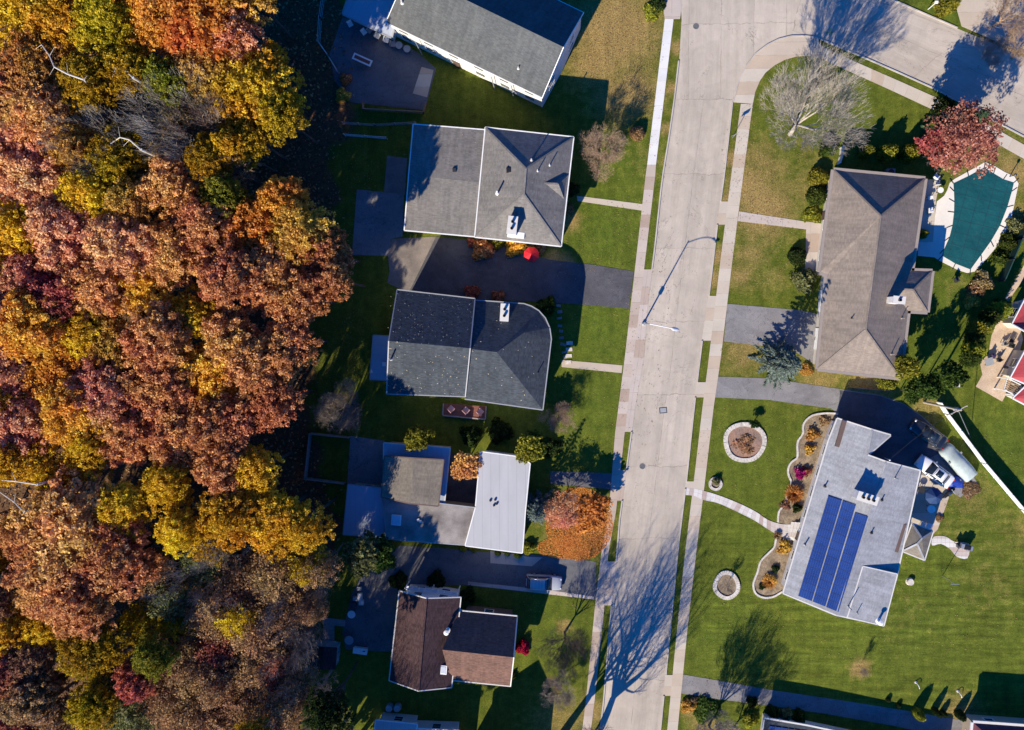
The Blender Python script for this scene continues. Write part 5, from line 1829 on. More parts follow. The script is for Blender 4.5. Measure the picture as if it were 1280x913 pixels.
# tan bare shrubs
plant('twiggy0', 'rounded tan bare tree between the grey house and the new white sidewalk', 752, 192, 3.0, 6, base_r=4, base_h=10, cf=0.55, wood=M['tanbark'])
plant('twiggy1', 'pinkish-tan twiggy bush right of the charcoal-roofed house', 700, 526, 2.2, 3.6, base_r=4, base_h=10, cf=0.5, wood=M['tanbark'])
plant('twiggy0', 'grey-brown twiggy thicket at the wood edge left of the charcoal-roofed house', 428, 508, 3.2, 5, base_r=4, base_h=10, cf=0.5, wood=M['greybark'])
plant('bare1', 'small dark bare tree on the front lawn beside the brown house', 706, 806, 3.3, 7.5, base_r=4, base_h=10, cf=0.55, wood=M['bark'])
plant('twiggy1', 'pinkish bare bush below the brown house front lawn', 694, 862, 2.4, 4.2, base_r=4, base_h=10, cf=0.5, wood=M['greybark'])
plant('tall0', 'tall leafless tree below the frame left of the bottom-edge white roof', 438, 936, 6.0, 18, base_r=6.5, base_h=18, cf=0.0, rz=0.3)
plant('tall1', 'second tall leafless tree below the frame left of the white roof', 418, 955, 6.0, 19, base_r=6.5, base_h=18, cf=0.0, rz=4.0)
for px, py, lab in ((352, 930, 'leftmost'), (382, 928, 'second'), (412, 938, 'third'), (440, 946, 'rightmost')):
    plant('small0', 'dark green garden tree at the bottom edge left of the white roof, %s of four' % lab, px, py, 3.0, 8.5, 'green', 2, 5, 0.0)
plant('tall0', 'tall bare street tree rising from the verge at the bottom edge', 703, 918, 7.0, 18.5, base_r=6.5, base_h=18, cf=0.0, rz=1.0)
plant('tall1', 'tall bare street tree just below the frame by the road', 741, 925, 7.0, 18, base_r=6.5, base_h=18, cf=0.0, rz=2.2)
plant('bare0', 'bare tree beside the lower driveway at the bottom edge', 886, 908, 3.8, 8.5, base_r=4, base_h=10, cf=0.0, wood=M['greybark'])
plant('bare2', 'second bare tree right of the bare tree at the lower driveway', 908, 922, 3.2, 8, base_r=4, base_h=10, cf=0.0, wood=M['greybark'])
plant('bare1', 'brown bare tree in the top right corner', 1262, 18, 3.6, 8, base_r=4, base_h=10, cf=0.5, wood=M['tanbark'])
plant('bare2', 'brown bare tree at the right edge just across the cross street', 1284, 62, 3.0, 7, base_r=4, base_h=10, cf=0.5, wood=M['tanbark'])
plant('twiggy0', 'brown bare bush by the road verge in the top right', 1240, 62, 2.0, 3, base_r=4, base_h=10, cf=0.5, wood=M['greybark'])
plant('small0', 'dense red-leaved half of the tree above the pool', 1172, 185, 2.8, 8.0, 'crimson', 2, 5, 0.6)
plant('thin0', 'thin pinkish half-bare tree above the covered pool', 1203, 175, 4.4, 10.5, 'rosy', 5, 16, 0.6, wood=M['greybark'])
plant('small1', 'dark evergreen tree at the end of the cross street sidewalk', 1174, 140, 1.6, 6.5, 'darkgreen', 2, 5, 0.6)
plant('fir', 'tall dark evergreen hidden behind the red tree above the pool', 1205, 155, 3.2, 11.5, None, 2.2, 8, 0.5)
plant('small0', 'orange maple dropping leaves on the lawn beside the west sidewalk', 736, 640, 2.7, 4.0, 'pumpkin', 2, 5, 0.55)
plant('thin1', 'thin leafless pink-brown tree left of the orange maple', 702, 636, 2.6, 5.0, 'pink', 5, 16, 0.6, wood=M['greybark'])
plant('small1', 'red maple growing inside the courtyard of the flat-roofed house', 581, 583, 2.1, 5.6, 'rust', 2, 5, 0.8)
plant('small0', 'small yellow-green tree overhanging the back of the flat-roofed house', 521, 548, 1.9, 5.6, 'yellowgreen', 2, 5, 0.75)
plant('small1', 'bright green tree at the upper corner of the white flat roof', 661, 561, 2.1, 5.8, 'yellowgreen', 2, 5, 0.75)
plant('small0', 'dark green tree hiding behind the bright green tree at the white roof', 672, 552, 1.7, 4.5, 'green', 2, 5, 0.7)
plant('small1', 'pale green tree at the rear driveway below the flat-roofed house', 455, 693, 2.8, 9, 'greygreen', 2, 5, 0.7)
plant('small0', 'dark green tree right of the pale green tree at the rear driveway', 480, 692, 2.3, 8, 'green', 2, 5, 0.7)
plant('spruce', 'blue spruce tree at the right corner of the white flat roof', 671, 640, 2.6, 8, None, 2.6, 10, 0.5)
plant('spruce', 'tall blue spruce by the garage driveway of the taupe house', 983, 456, 3.2, 11.5, None, 2.6, 10, 0.5)
plant('small1', 'yellow-green bushy tree at the lower right corner of the taupe house', 1131, 458, 1.7, 6.2, 'yellowgreen', 2, 5, 0.7)
plant('small0', 'olive-green bush under the lower edge of the taupe house', 1108, 477, 1.4, 3.6, 'yellowgreen', 2, 5, 0.7)
plant('small1', 'olive-green tree at the upper end of the white fence', 1187, 470, 1.9, 8, 'green', 2, 5, 0.7)
plant('small0', 'dark green tree between the taupe house and the white fence', 1158, 484, 2.0, 6.5, 'green', 2, 5, 0.7)
plant('small1', 'small green tree left of the olive tree by the white fence', 1140, 490, 1.5, 5, 'green', 2, 5, 0.7)
for i, (px, py, h) in enumerate([(1238, 388, 5), (1226, 397, 5), (1214, 411, 5.2), (1209, 424, 4.2), (1207, 437, 5.2), (1203, 448, 4.6)]):
    plant('cypress', ['slim columnar evergreen nearest the red roof', 'second columnar evergreen of the row from the red roof', 'third columnar evergreen of the row beside the tan patio', 'fourth columnar evergreen of the row beside the tan patio', 'fifth columnar evergreen of the row beside the tan patio', 'last columnar evergreen at the lawn end of the row'][i], px, py, 1.0, h, 'yellowgreen' if i % 2 == 0 else 'green', 0.75, 5, 0.0, group='columnar evergreens beside the tan patio')
# saplings
for px, py, lab in ((1074, 833, 'thin young sapling with a tan root patch on the big lawn'), (908, 731, 'young sapling inside the stone-ringed tree bed'), (1036, 70, 'slim roadside sapling beside the corner sidewalk')):
    plant('bare1', lab, px, py, 0.55, 2.6, base_r=4, base_h=10, cf=0.0, wood=M['greybark'])
plant('small0', 'dark bush casting a shadow at the top of the large rose bed', 943, 530, 0.7, 1.4, 'darkgreen', 2, 5, 0.5)

SH = [('bush', 'orange-red shrub at left under the white gutter of the grey house', 603, 311, 1.7, 1.9, 'rust'), ('bush', 'yellow-green shrub between two orange shrubs under the grey house', 622, 304, 0.9, 1.9, 'yellowgreen'), ('bush', 'orange shrub left of the red umbrella', 643, 308, 1.5, 1.9, 'orange'), ('bush', 'small red shrub at the left end of the shrubs under the grey house', 589, 303, 0.7, 1.1, 'crimson'), ('bush', 'tan dry shrub right of the red umbrella', 676, 311, 0.8, 1.1, 'tan'),
 ('bush', 'dark shrub by the front of the grey house', 716, 236, 1.0, 1.6, 'darkgreen'), ('bush', 'brown dry shrub at the front corner of the grey house', 711, 262, 0.8, 1.2, 'tan'), ('bush', 'red-brown shrub along the charcoal house upper wall', 590, 366, 1.2, 1.2, 'redbrown'), ('bush', 'dim red shrub under the rounded house north wall', 622, 371, 1.0, 1.1, 'redbrown'), ('bush', 'green shrub at the rounded corner of the charcoal house', 683, 383, 1.4, 2.0, 'green'), ('bush', 'yellow-green little shrub beside the stepping stones', 689, 378, 0.6, 1.9, 'yellowgreen'),
 ('ball', 'round reddish-brown shrub beside the new white sidewalk', 797, 166, 1.0, 1.5, 'brown'), ('bush', 'yellow-green bed plants by the corner ramp', 816, 14, 1.3, 1.0, 'yellowgreen'), ('bush', 'dark bush beside the yellow plants by the corner ramp', 823, 5, 1.1, 1.5, 'darkgreen'), ('bush', 'yellow bush at the top edge beyond the north verge', 1184, 3, 1.8, 1.6, 'yellowgreen'),
 ('ball', 'round clipped shrub, left of three behind the taupe house', 1086, 188, 0.85, 3.7, 'yellowgreen'), ('ball', 'wide clipped shrub, middle of three behind the taupe house', 1113, 189, 1.2, 3.7, 'yellowgreen'), ('ball', 'wide clipped shrub, right of three behind the taupe house', 1141, 190, 1.2, 3.7, 'yellowgreen'), ('bush', 'olive shrub at the upper left corner bed of the taupe house', 1036, 184, 1.3, 1.6, 'green'), ('ball', 'bright yellow-green clipped shrub at the upper left of the taupe house', 1025, 221, 1.35, 1.9, 'yellowgreen'), ('ball', 'round dark green shrub below the yellow-green shrub by the taupe house', 1023, 244, 1.35, 2.0, 'green'), ('bush', 'yellowish low shrub by the taupe house front path', 1016, 268, 1.3, 0.9, 'yellowgreen'), ('ball', 'dark green clipped hedge block by the taupe house entry', 998, 320, 1.2, 1.6, 'darkgreen'), ('bush', 'olive spreading shrub below the dark hedge block', 1007, 350, 1.8, 1.8, 'greygreen'), ('bush', 'orange grassy shrub beside the tall blue spruce', 1009, 463, 0.9, 0.8, 'amber'), ('bush', 'small green shrub between taupe house and pool patio', 1156, 292, 0.7, 1.3, 'yellowgreen'),
 ('bush', 'tan dry bush at the lower right of the pool', 1231, 352, 1.5, 2.0, 'tan'), ('bush', 'amber bush below the tan dry bush near the pool', 1217, 376, 1.2, 1.4, 'amber'), ('bush', 'brown dry bush right of the pool deck lower end', 1222, 362, 1.2, 1.6, 'brown'), ('bush', 'olive hedge shrub beside the green fence, upper one', 1271, 282, 1.2, 1.7, 'greygreen'), ('bush', 'olive hedge shrub beside the green fence, middle one', 1262, 303, 1.3, 1.8, 'green'), ('bush', 'olive hedge shrub beside the green fence, lower one', 1253, 322, 1.1, 1.6, 'green'), ('bush', 'dark green bush above the columnar evergreens', 1252, 388, 1.4, 1.6, 'green'),
 ('bush', 'scarlet shrub at the lower front corner of the brown house', 653, 811, 1.1, 1.5, 'scarlet'), ('bush', 'small green shrub at the brown house lower right corner', 641, 846, 0.6, 0.8, 'green'), ('ball', 'small conical shrub at the front pad, left one', 622, 692, 0.45, 1.0, 'green'), ('ball', 'small conical shrub at the front pad, middle one', 634, 692, 0.45, 1.0, 'green'), ('ball', 'small conical shrub at the front pad, right one', 647, 694, 0.6, 1.5, 'green'), ('bush', 'amber-green shrub at the lower right corner of the white roof', 661, 686, 1.0, 1.2, 'yellowgreen'), ('bush', 'low green shrub along the flat-roofed house lower wall, left one', 579, 687, 0.5, 0.7, 'yellowgreen'), ('bush', 'low green shrub along the flat-roofed house lower wall, right one', 592, 687, 0.55, 0.7, 'yellowgreen'),
 ('bush', 'dark shrub in the shade above the flat-roofed house', 588, 545, 1.6, 1.6, 'darkgreen'), ('bush', 'dark shrub in the shade below the charcoal house deck', 625, 540, 1.8, 1.6, 'darkgreen'), ('bush', 'dark shrub below the bare front bush of the charcoal house', 690, 560, 1.4, 1.2, 'darkgreen'), ('bush', 'amber shrub at the left side of the shaded top patio', 427, 118, 1.1, 1.6, 'amber'), ('bush', 'rust shrub above the amber shrub at the shaded patio', 431, 98, 0.9, 1.5, 'rust'),
 ('bush', 'golden mounded shrub at the corner of sidewalk and lower driveway', 860, 884, 1.1, 1.0, 'amber'), ('bush', 'pale yellow shrub right of the golden mounded shrub', 868, 876, 0.6, 0.8, 'tan'), ('bush', 'low green spreading shrub beneath the bare tree at the lower driveway', 884, 889, 2.0, 0.8, 'green'), ('bush', 'olive shrub left of the bottom-edge solar panels', 938, 902, 1.2, 1.2, 'yellowgreen'), ('bush', 'dark green upright shrub beside the bottom-edge house', 941, 880, 0.8, 2.2, 'darkgreen'), ('bush', 'green shrub above the bottom-edge solar panels', 968, 893, 0.9, 2.2, 'green'), ('bush', 'second green shrub above the bottom-edge solar panels', 984, 895, 0.9, 2.0, 'greygreen'), ('bush', 'rounded green shrub at the bottom edge right of the solar panels', 1000, 898, 1.0, 2.0, 'green'),
 ('ball', 'yellow-green cone shrub along the lower driveway, leftmost', 1151, 896, 0.7, 3.0, 'yellowgreen'), ('ball', 'small dark cone shrub along the lower driveway, second', 1173, 893, 0.45, 2.6, 'darkgreen'), ('ball', 'small dark cone shrub along the lower driveway, third', 1181, 894, 0.4, 1.5, 'darkgreen'), ('ball', 'dark shrub along the lower driveway near the maroon roof', 1203, 897, 0.6, 2.4, 'darkgreen'), ('ball', 'tiny round shrub on the lawn edge, left of two', 1111, 876, 0.35, 0.7, 'darkgreen'), ('ball', 'tiny round shrub on the lawn edge, right of two', 1124, 883, 0.35, 0.7, 'darkgreen'),
 ('clump', 'amber grassy clump at the top of the long border bed', 1017, 544, 1.0, 1.0, 'amber'), ('clump', 'tan-gold rounded clump second from the top of the border bed', 1013, 562, 0.85, 0.9, 'amber'), ('clump', 'magenta flowering plant in the long border bed', 1001, 592, 0.95, 1.0, 'magenta'), ('clump', 'dark purple plant beside the magenta flowers', 1009, 590, 0.8, 0.9, 'redbrown'), ('grass', 'tan-orange grassy clump in the middle of the border bed', 993, 618, 1.6, 1.1, 'amber'), ('clump', 'dark low plant at the lower end of the long border bed', 982, 632, 0.8, 0.6, 'brown'), ('bush', 'dark shrub by the porch in the long border bed', 997, 636, 0.7, 1.0, 'darkgreen'),
 ('clump', 'bright amber clump in the lower border bed beside the steps', 983, 685, 1.2, 1.0, 'amber'), ('bush', 'dark small shrub in the middle of the lower border bed', 970, 712, 0.6, 0.7, 'darkgreen'), ('grass', 'tan grass clump near the bottom of the lower border bed', 962, 728, 1.3, 0.9, 'amber'), ('bush', 'dark tuft at the bottom of the lower border bed', 953, 734, 0.5, 0.6, 'darkgreen'), ('grass', 'dry brown grass in the upper end of the lower border bed', 972, 670, 0.7, 0.7, 'brown'), ('clump', 'dry brown plant at the top corner of the long border bed', 1031, 526, 0.9, 0.6, 'brown'),
 ('bush', 'blue-green shrub in the tiny stone ring', 896, 602, 0.6, 1.0, 'greygreen'), ('clump', 'sprawling dry rose bush filling the large ring bed', 931, 555, 1.7, 0.45, 'brown'),
 ('bush', 'tan dry grass behind the parked motorbike', 1214, 612, 1.3, 0.5, 'tan'), ('bush', 'small rust plants at the patio edge by the rear lawn', 1175, 648, 0.6, 0.5, 'tan'), ('bush', 'grey-green wood edge bush behind the garden shed', 372, 815, 1.3, 1.6, 'brown'), ('bush', 'yellow-green glimmering bush at the bottom left of the shed', 415, 872, 1.0, 1.6, 'yellowgreen'), ('bush', 'dark bush at the brown house back corner', 497, 728, 1.4, 1.6, 'darkgreen'), ('bush', 'dark hedge bush above the brown house balcony', 545, 727, 1.4, 1.5, 'darkgreen'), ('bush', 'dark hedge bush right of the brown house balcony', 585, 745, 1.2, 1.3, 'darkgreen')]
for key, lab, px, py, r_, h, leaf in SH:
    plant(key, lab, px, py, r_, h, leaf, 1.0, 1.05, 0.5, sub='foliage')

# two dead white limbs that stand out of the wood
for lab, pts_ in (('twisted dead white branch lying over the upper left crowns', [(52, 56), (62, 70), (68, 84), (85, 93), (105, 100), (113, 110), (132, 125)]), ('short dead white branch over the middle of the upper wood', [(138, 180), (150, 172), (162, 175), (176, 187)]), ('small dead white twig over the olive crowns near the top', [(144, 86), (156, 88), (166, 97)]), ('pale dead limb at the left edge below the big rust tree', [(-5, 612), (18, 628), (30, 640)]), ('pale fallen limb at the left edge beside the big rust tree', [(-5, 600), (20, 602), (46, 606)])):
    q = [W(x, y, 17.2+0.5*k-(0.3*k*k if k > 4 else 0)) for k, (x, y) in enumerate(pts_)]
    t = thing('dead_tree', lab, 'tree', (q[0].x, q[0].y, 0))
    mb = MB()
    for k, (a, c) in enumerate(zip(q, q[1:])):
        mb.tube(a, c, 0.05+0.012*k, 0.062+0.012*k, 6)
    mb.tube(q[-1], (q[-1].x+0.6, q[-1].y-0.4, -0.2), 0.14, 0.25, 7)
    mb.build('trunk', M['palebark'], t)
    tw = MB()
    for k in range(len(q)-1):
        e = (q[k+1]-q[k]).normalized()
        sdv = Vector((-e.y, e.x, 0.3))*(1 if k % 2 else -1)
        tw.tube(q[k], q[k]+sdv*1.1+e*-0.4, 0.03, 0.01, 5)
    tw.build('branches', M['palebark'], t)
# ---------------------------------------------------------------- vehicles
def loft(mb, secs, m=0, cap=True):
    o = len(secs[0])
    vs = [p for s in secs for p in s]
    fs = []
    for i in range(len(secs)-1):
        for k in range(o):
            fs.append((i*o+k, i*o+(k+1) % o, (i+1)*o+(k+1) % o, (i+1)*o+k))
    if cap:
        fs.append(tuple(range(o))[::-1])
        fs.append(tuple(range((len(secs)-1)*o, len(secs)*o)))
    mb.add(vs, fs, m)


def carsec(x, hw, zb, zt, r=0.12):
    return [(x, -hw*0.92, zb), (x, -hw, zb+0.18), (x, -hw, zt-r*1.4), (x, -hw*0.94, zt-r*0.4), (x, -hw*0.82, zt), (x, 0, zt+0.025), (x, hw*0.82, zt), (x, hw*0.94, zt-r*0.4), (x, hw, zt-r*1.4), (x, hw, zb+0.18), (x, hw*0.92, zb)]


def cabsec(x, hb, ht, zb, zt):
    return [(x, -hb, zb), (x, -(hb+ht)/2-0.015, (zb+zt)/2), (x, -ht, zt-0.07), (x, -ht*0.86, zt-0.01), (x, 0, zt+0.02), (x, ht*0.86, zt-0.01), (x, ht, zt-0.07), (x, (hb+ht)/2+0.015, (zb+zt)/2), (x, hb, zb)]


def vehicle(name, label, cat, px, py, dx, dy, L_, Wd, paint, kind='sedan', group=None):
    p = W(px, py, 0.7)
    t = thing(name, label, cat, (p.x, p.y, 0.035), 0)
    t['tmp'] = 0
    del t['tmp']
    hw, hl = Wd/2, L_/2
    off = Vector((p.x, p.y, 0.035))

    def out(mb, nm, mats, parent):
        mb.v = [(v[0]+off.x, v[1]+off.y, v[2]+off.z) for v in mb.v]
        return mb.build(nm, mats, parent, True)
    if kind == 'sedan':
        prof = [(-hl, .78, .62), (-hl+.12, .9, .8), (-hl+.5, .97, .93), (-hl+1.0, 1, .95), (0, 1, .93), (hl-1.5, 1, .92), (hl-.9, .97, .86), (hl-.35, .9, .76), (hl-.05, .76, .62), (hl, .7, .55)]
        cab = [(-hl+.75, .84, .70, .93, .96), (-hl+1.35, .86, .66, .93, 1.34), (-hl+2.0, .87, .66, .93, 1.44), (hl-2.2, .87, .66, .92, 1.42), (hl-1.35, .86, .74, .9, .96)]
        rf = (-hl+1.25, hl-2.1, .64, 1.44)
    else:
        prof = [(-hl, .86, .85), (-hl+.1, .96, 1.02), (-hl+.5, 1, 1.07), (0, 1, 1.07), (hl-1.35, 1, 1.06), (hl-.7, .97, 1.0), (hl-.25, .92, .92), (hl, .8, .74)]
        cab = [(-hl+.12, .9, .76, 1.06, 1.12), (-hl+.42, .9, .76, 1.06, 1.68), (-hl+1.2, .92, .78, 1.06, 1.76), (hl-2.0, .92, .76, 1.06, 1.72), (hl-1.25, .9, .8, 1.04, 1.08)]
        rf = (-hl+.3, hl-1.95, .75, 1.75)
    mb = MB()
    loft(mb, [carsec(x, hw*k, .24, z) for x, k, z in prof])
    body = out(mb, 'body', paint, t)
    mb = MB()
    loft(mb, [cabsec(x, hw*a, hw*b2, zb, zt) for x, a, b2, zb, zt in cab])
    out(mb, 'cabin_glass', M['glass'], t)
    # roof skin and pillars
    mb = MB()
    x0, x1, k, z = rf
    N_ = 6
    secs = []
    for i in range(N_+1):
        x = x0+(x1-x0)*i/N_
        zt = float(np.interp(x, [c[0] for c in cab], [c[4] for c in cab]))
        w_ = hw*k*1.08
        secs.append([(x, -w_, zt-.055), (x, -w_*.82, zt+.018), (x, 0, zt+.045), (x, w_*.82, zt+.018), (x, w_, zt-.055), (x, 0, zt-.0)])
    loft(mb, secs)
    for sx in (-1, 1):
        for (xa, xb) in ((cab[-1][0], x1), (cab[0][0], x0), ((x0+x1)/2, (x0+x1)/2)):
            za = 0.95 if kind == 'sedan' else 1.07
            mb.beam((xa, sx*hw*.88, za), (xb, sx*hw*k*1.04, z-.06), .07, .05)
    out(mb, 'roof', paint, t)
    for sx in (-1, 1):
        for x in (hl-.95, -hl+.95):
            w_ = MB()
            r_ = .33 if kind == 'sedan' else .37
            w_.tube((x, sx*(hw-.2), r_), (x, sx*(hw+.01), r_), r_, r_, 16)
            wo = out(w_, 'wheel', M['rubber'], t)
            w_ = MB().tube((x, sx*(hw-.02), r_), (x, sx*(hw+.025), r_), r_*.62, r_*.55, 10)
            out(w_, 'rim', M['steel'], wo)
        mz = .98 if kind == 'sedan' else 1.14
        out(MB().box((hl-1.75, sx*(hw+.08), mz), (.16, .18, .13)), 'mirror', paint, t)
        out(MB().box((hl-.2, sx*hw*.62, .66 if kind == 'sedan' else .84), (.3, .3, .1)), 'headlight', M['lampglass'], t)
        out(MB().box((-hl+.03, sx*hw*.66, .72 if kind == 'sedan' else .92), (.12, .32, .14)), 'taillight', M['redlens'], t)
    for x in (hl-.02, -hl+.02):
        out(MB().box((x, 0, .42), (.14, Wd*.86, .2)), 'bumper', M['black'] if kind == 'suv' else paint, t)
    if kind == 'suv':
        for sx in (-1, 1):
            out(MB().beam((x0+.1, sx*hw*.7, 1.86), (x1-.1, sx*hw*.7, 1.84), .05, .05).beam((x0+.15, sx*hw*.7, 1.74), (x0+.15, sx*hw*.7, 1.86), .05, .05).beam((x1-.2, sx*hw*.7, 1.72), (x1-.2, sx*hw*.7, 1.86), .05, .05), 'roof_rail', M['steel'], t)
        for q in range(5):
            x = x0+.3+(x1-x0-.6)*q/4
            out(MB().beam((x, -hw*.7, 1.88), (x, hw*.7, 1.88), .06, .03), 'rack_bar', M['steel'], t)
    else:
        out(MB().box(((x0+x1)/2+.15, 0, 1.492), (.75, .8, .02)), 'sunroof', M['glass'], t)
    t.rotation_euler = (0, 0, ang(dx, dy))
    return t


def carpaint(name, c, coat=0.8):
    m, nt, b = newmat(name, 0.32, 0.5)
    n = N(nt)
    n.link(n.ramp(n.noise(n.coord('Object'), 2.0, 5, 0.7), [(0.3, tuple(x*0.92 for x in c)), (0.7, c)]), b.inputs['Base Color'])
    b.inputs['Coat Weight'].default_value = coat
    b.inputs['Coat Roughness'].default_value = 0.08
    return m


M['lampglass'] = plain('headlamp_glass', (0.6, 0.62, 0.65), 0.1, 0.6)
M['redlens'] = plain('red_lens', (0.35, 0.01, 0.012), 0.2)
vehicle('parked_car', 'silver car with roof rack parked on the brown house driveway', 'car', 680, 728, 1, 0.045, 4.5, 1.85, carpaint('silver_paint', (0.36, 0.38, 0.42)), 'suv')
vehicle('parked_car', 'white sedan parked beside the rear patio of the solar-panel house', 'car', 1169, 590, -0.80, -0.6, 4.9, 1.85, carpaint('white_car_paint', (0.75, 0.75, 0.76)), 'sedan')
vehicle('parked_car', 'black car parked in the shade between white fence and sealed driveway', 'car', 1161, 543, -0.84, -0.54, 4.7, 1.82, carpaint('black_car_paint', (0.012, 0.014, 0.02)), 'sedan')
# car under a cover
p = W(1199, 579, 0.7)
cc = thing('covered_car', 'parked car under a pale grey-green fabric cover beside the white sedan', 'car', (p.x, p.y, 0.035))
sec = []
for i in range(25):
    x = -2.6+5.2*i/24
    zt = float(np.interp(x, [-2.6, -2.45, -2.0, -1.3, -0.6, 0.5, 1.1, 1.7, 2.4, 2.6], [.35, .85, 1.02, 1.3, 1.5, 1.48, 1.25, 1.0, .85, .4]))
    hw = 1.0*float(np.interp(abs(x), [0, 1.8, 2.4, 2.6], [1, .97, .86, .7]))
    s = []
    for k in range(13):
        a = math.pi*k/12
        y = -math.cos(a)
        e = math.sin(a)**0.45 if 0 < k < 12 else 0
        s.append((p.x+x, p.y+math.copysign(abs(y)**0.75, y)*hw*(1.06-0.24*e*(zt > .95)), .035+0.14+(zt-.14)*e+0.025*math.sin(5*x+k*2.2)*(0 < k < 12)))
    sec.append(s)
mb = MB()
loft(mb, sec)
mb.build('cover', noisy('car_cover_cloth', (0.3, 0.36, 0.35), (0.42, 0.48, 0.46), 1.2, 8, 0.1, bump=0.4), cc, True)
for sx in (-1, 1):
    MB().box((p.x+0.95, p.y+sx*0.92, 1.08), (.24, .2, .16)).build('mirror_bulge', M['greypaint'], cc)
    for x in (-1.6, 1.6):
        MB().tube((p.x+x, p.y+sx*.72, .355), (p.x+x, p.y+sx*.9, .355), .32, .32, 14).build('wheel', M['rubber'], cc)
cc.rotation_euler = (0, 0, ang(-0.68, -0.73))
# motorbike and a tarp heap
p = W(1185, 617, 0.4)
mo = thing('motorbike', 'dark motorbike with silver trim parked behind the white sedan', 'motorbike', (p.x, p.y, 0.0))
for x in (-.72, .72):
    w_ = MB().tube((p.x+x, p.y-.07, .32), (p.x+x, p.y+.07, .32), .32, .32, 16).build('wheel', M['rubber'], mo)
    MB().tube((p.x+x, p.y-.08, .32), (p.x+x, p.y+.08, .32), .2, .2, 12).build('rim', M['steel'], w_)
MB().beam((p.x-.55, p.y, .5), (p.x+.45, p.y, .62), .26, .3).box((p.x, p.y, .4), (.55, .34, .3)).build('frame', M['darkmetal'], mo)
MB().lathe((p.x+.18, p.y, .68), [(.1, 0), (.2, .06), (.2, .16), (.06, .24)], 12, sq=(1.6, .9)).build('fuel_tank', carpaint('blue_black_paint', (0.02, 0.03, 0.06)), mo)
MB().box((p.x-.35, p.y, .78), (.75, .3, .1), taper=.85).build('seat', M['black'], mo)
MB().tube((p.x+.5, p.y-.36, 1.0), (p.x+.5, p.y+.36, 1.0), .025, .025, 8).tube((p.x+.72, p.y-.1, .35), (p.x+.5, p.y-.1, 1.0), .03, .03, 8).tube((p.x+.72, p.y+.1, .35), (p.x+.5, p.y+.1, 1.0), .03, .03, 8).build('handlebar', M['steel'], mo)
MB().tube((p.x-.8, p.y-.22, .32), (p.x+.2, p.y-.22, .3), .06, .05, 8).build('exhaust', M['steel'], mo)
mo.rotation_euler = (0, 0, ang(1, -0.75))
p = W(1195, 603, 0.4)
tp = thing('tarp_heap', 'bright blue tarpaulin covering a heap behind the white sedan', 'tarpaulin', (p.x, p.y, 0))
tv = []
for i in range(11):
    for j in range(11):
        x, y = -1.1+.22*i, -.8+.16*j
        h = max(0, (1-(x/1.1)**2)*(1-(y/.8)**2))**0.6
        tv.append((p.x+x, p.y+y, 0.04+0.7*h+0.05*math.sin(7*x+3*y)*h))
mb = MB()
mb.add(tv, [(i*11+j, (i+1)*11+j, (i+1)*11+j+1, i*11+j+1) for i in range(10) for j in range(10)])
mb.build('tarpaulin', noisy('blue_tarp', (0.01, 0.03, 0.2), (0.02, 0.05, 0.32), 1.5, 8, 0.2, 0.4), tp, True)
MB().box((p.x, p.y, .3), (1.3, .9, .6), taper=.8).build('covered_load', M['greywood'], tp)


# ---------------------------------------------------------------- street furniture
p = W(804, 405)
lp = thing('street_lamp', 'dark metal street lamp with curved arm reaching over the road', 'street lamp', p)
MB().lathe((p.x, p.y, 0), [(.22, 0), (.2, .35), (.1, .45)], 12).build('base', M['steel'], lp)
MB().tube((p.x, p.y, .3), (p.x, p.y, 7.4), .1, .065, 10).build('pole', M['steel'], lp)
a_ = Vector((2.6, -.55, 0))
arm = [Vector((p.x, p.y, 7.25))+a_*t+Vector((0, 0, .75*math.sin(t*1.9))) for t in [i/8 for i in range(9)]]
MB().path(arm, .05, 8).build('arm', M['white'], lp)
h = arm[-1]
hd = MB()
loft(hd, [[(h.x+a_.x*x+(-a_.y)*y*w, h.y+a_.y*x+a_.x*y*w, h.z+z) for y, z in ((-.16, 0), (-.1, .07), (0, .1), (.1, .07), (.16, 0), (0, -.06))] for x, w in ((-.05, .25), (.05, .5), (.2, .5), (.28, .25))])
hd.build('lamp_head', M['steel'], lp)
MB().box((p.x, p.y-.0, 3.0), (.34, .34, .55)).build('equipment_box', M['greypaint'], lp)

p = W(1155, 503)
up = thing('utility_pole', 'tall wooden utility pole at the upper end of the white fence', 'utility pole', p)
MB().tube(p, (p.x, p.y, 10), .16, .11, 10).build('pole', M['creosote'], up)
MB().beam((p.x-.9, p.y-.5, 9.5), (p.x+.9, p.y+.5, 9.5), .1, .12).build('crossarm', M['creosote'], up)
MB().lathe((p.x+.35, p.y-.1, 7.6), [(.22, 0), (.25, .05), (.25, .8), (.1, .9)], 12).build('transformer', M['greypaint'], up)
for s in (-.8, 0, .8):
    MB().lathe((p.x+s, p.y+s*.55, 9.56), [(.05, 0), (.06, .08), (.02, .16)], 8).build('insulator', M['offwhite'], up)
g = W(1213, 547)
MB().tube((p.x, p.y, 9.2), g, .035, .035, 5).build('guy_wire', M['steel'], up)


def wire(label, a, b, sag, r=.022):
    q = [Vector(a).lerp(Vector(b), t/14)-Vector((0, 0, sag*4*(t/14)*(1-t/14))) for t in range(15)]
    o = MB().path(q, r, 5).build('overhead_wire', M['black'], None)
    return tag(o, label, 'wire')


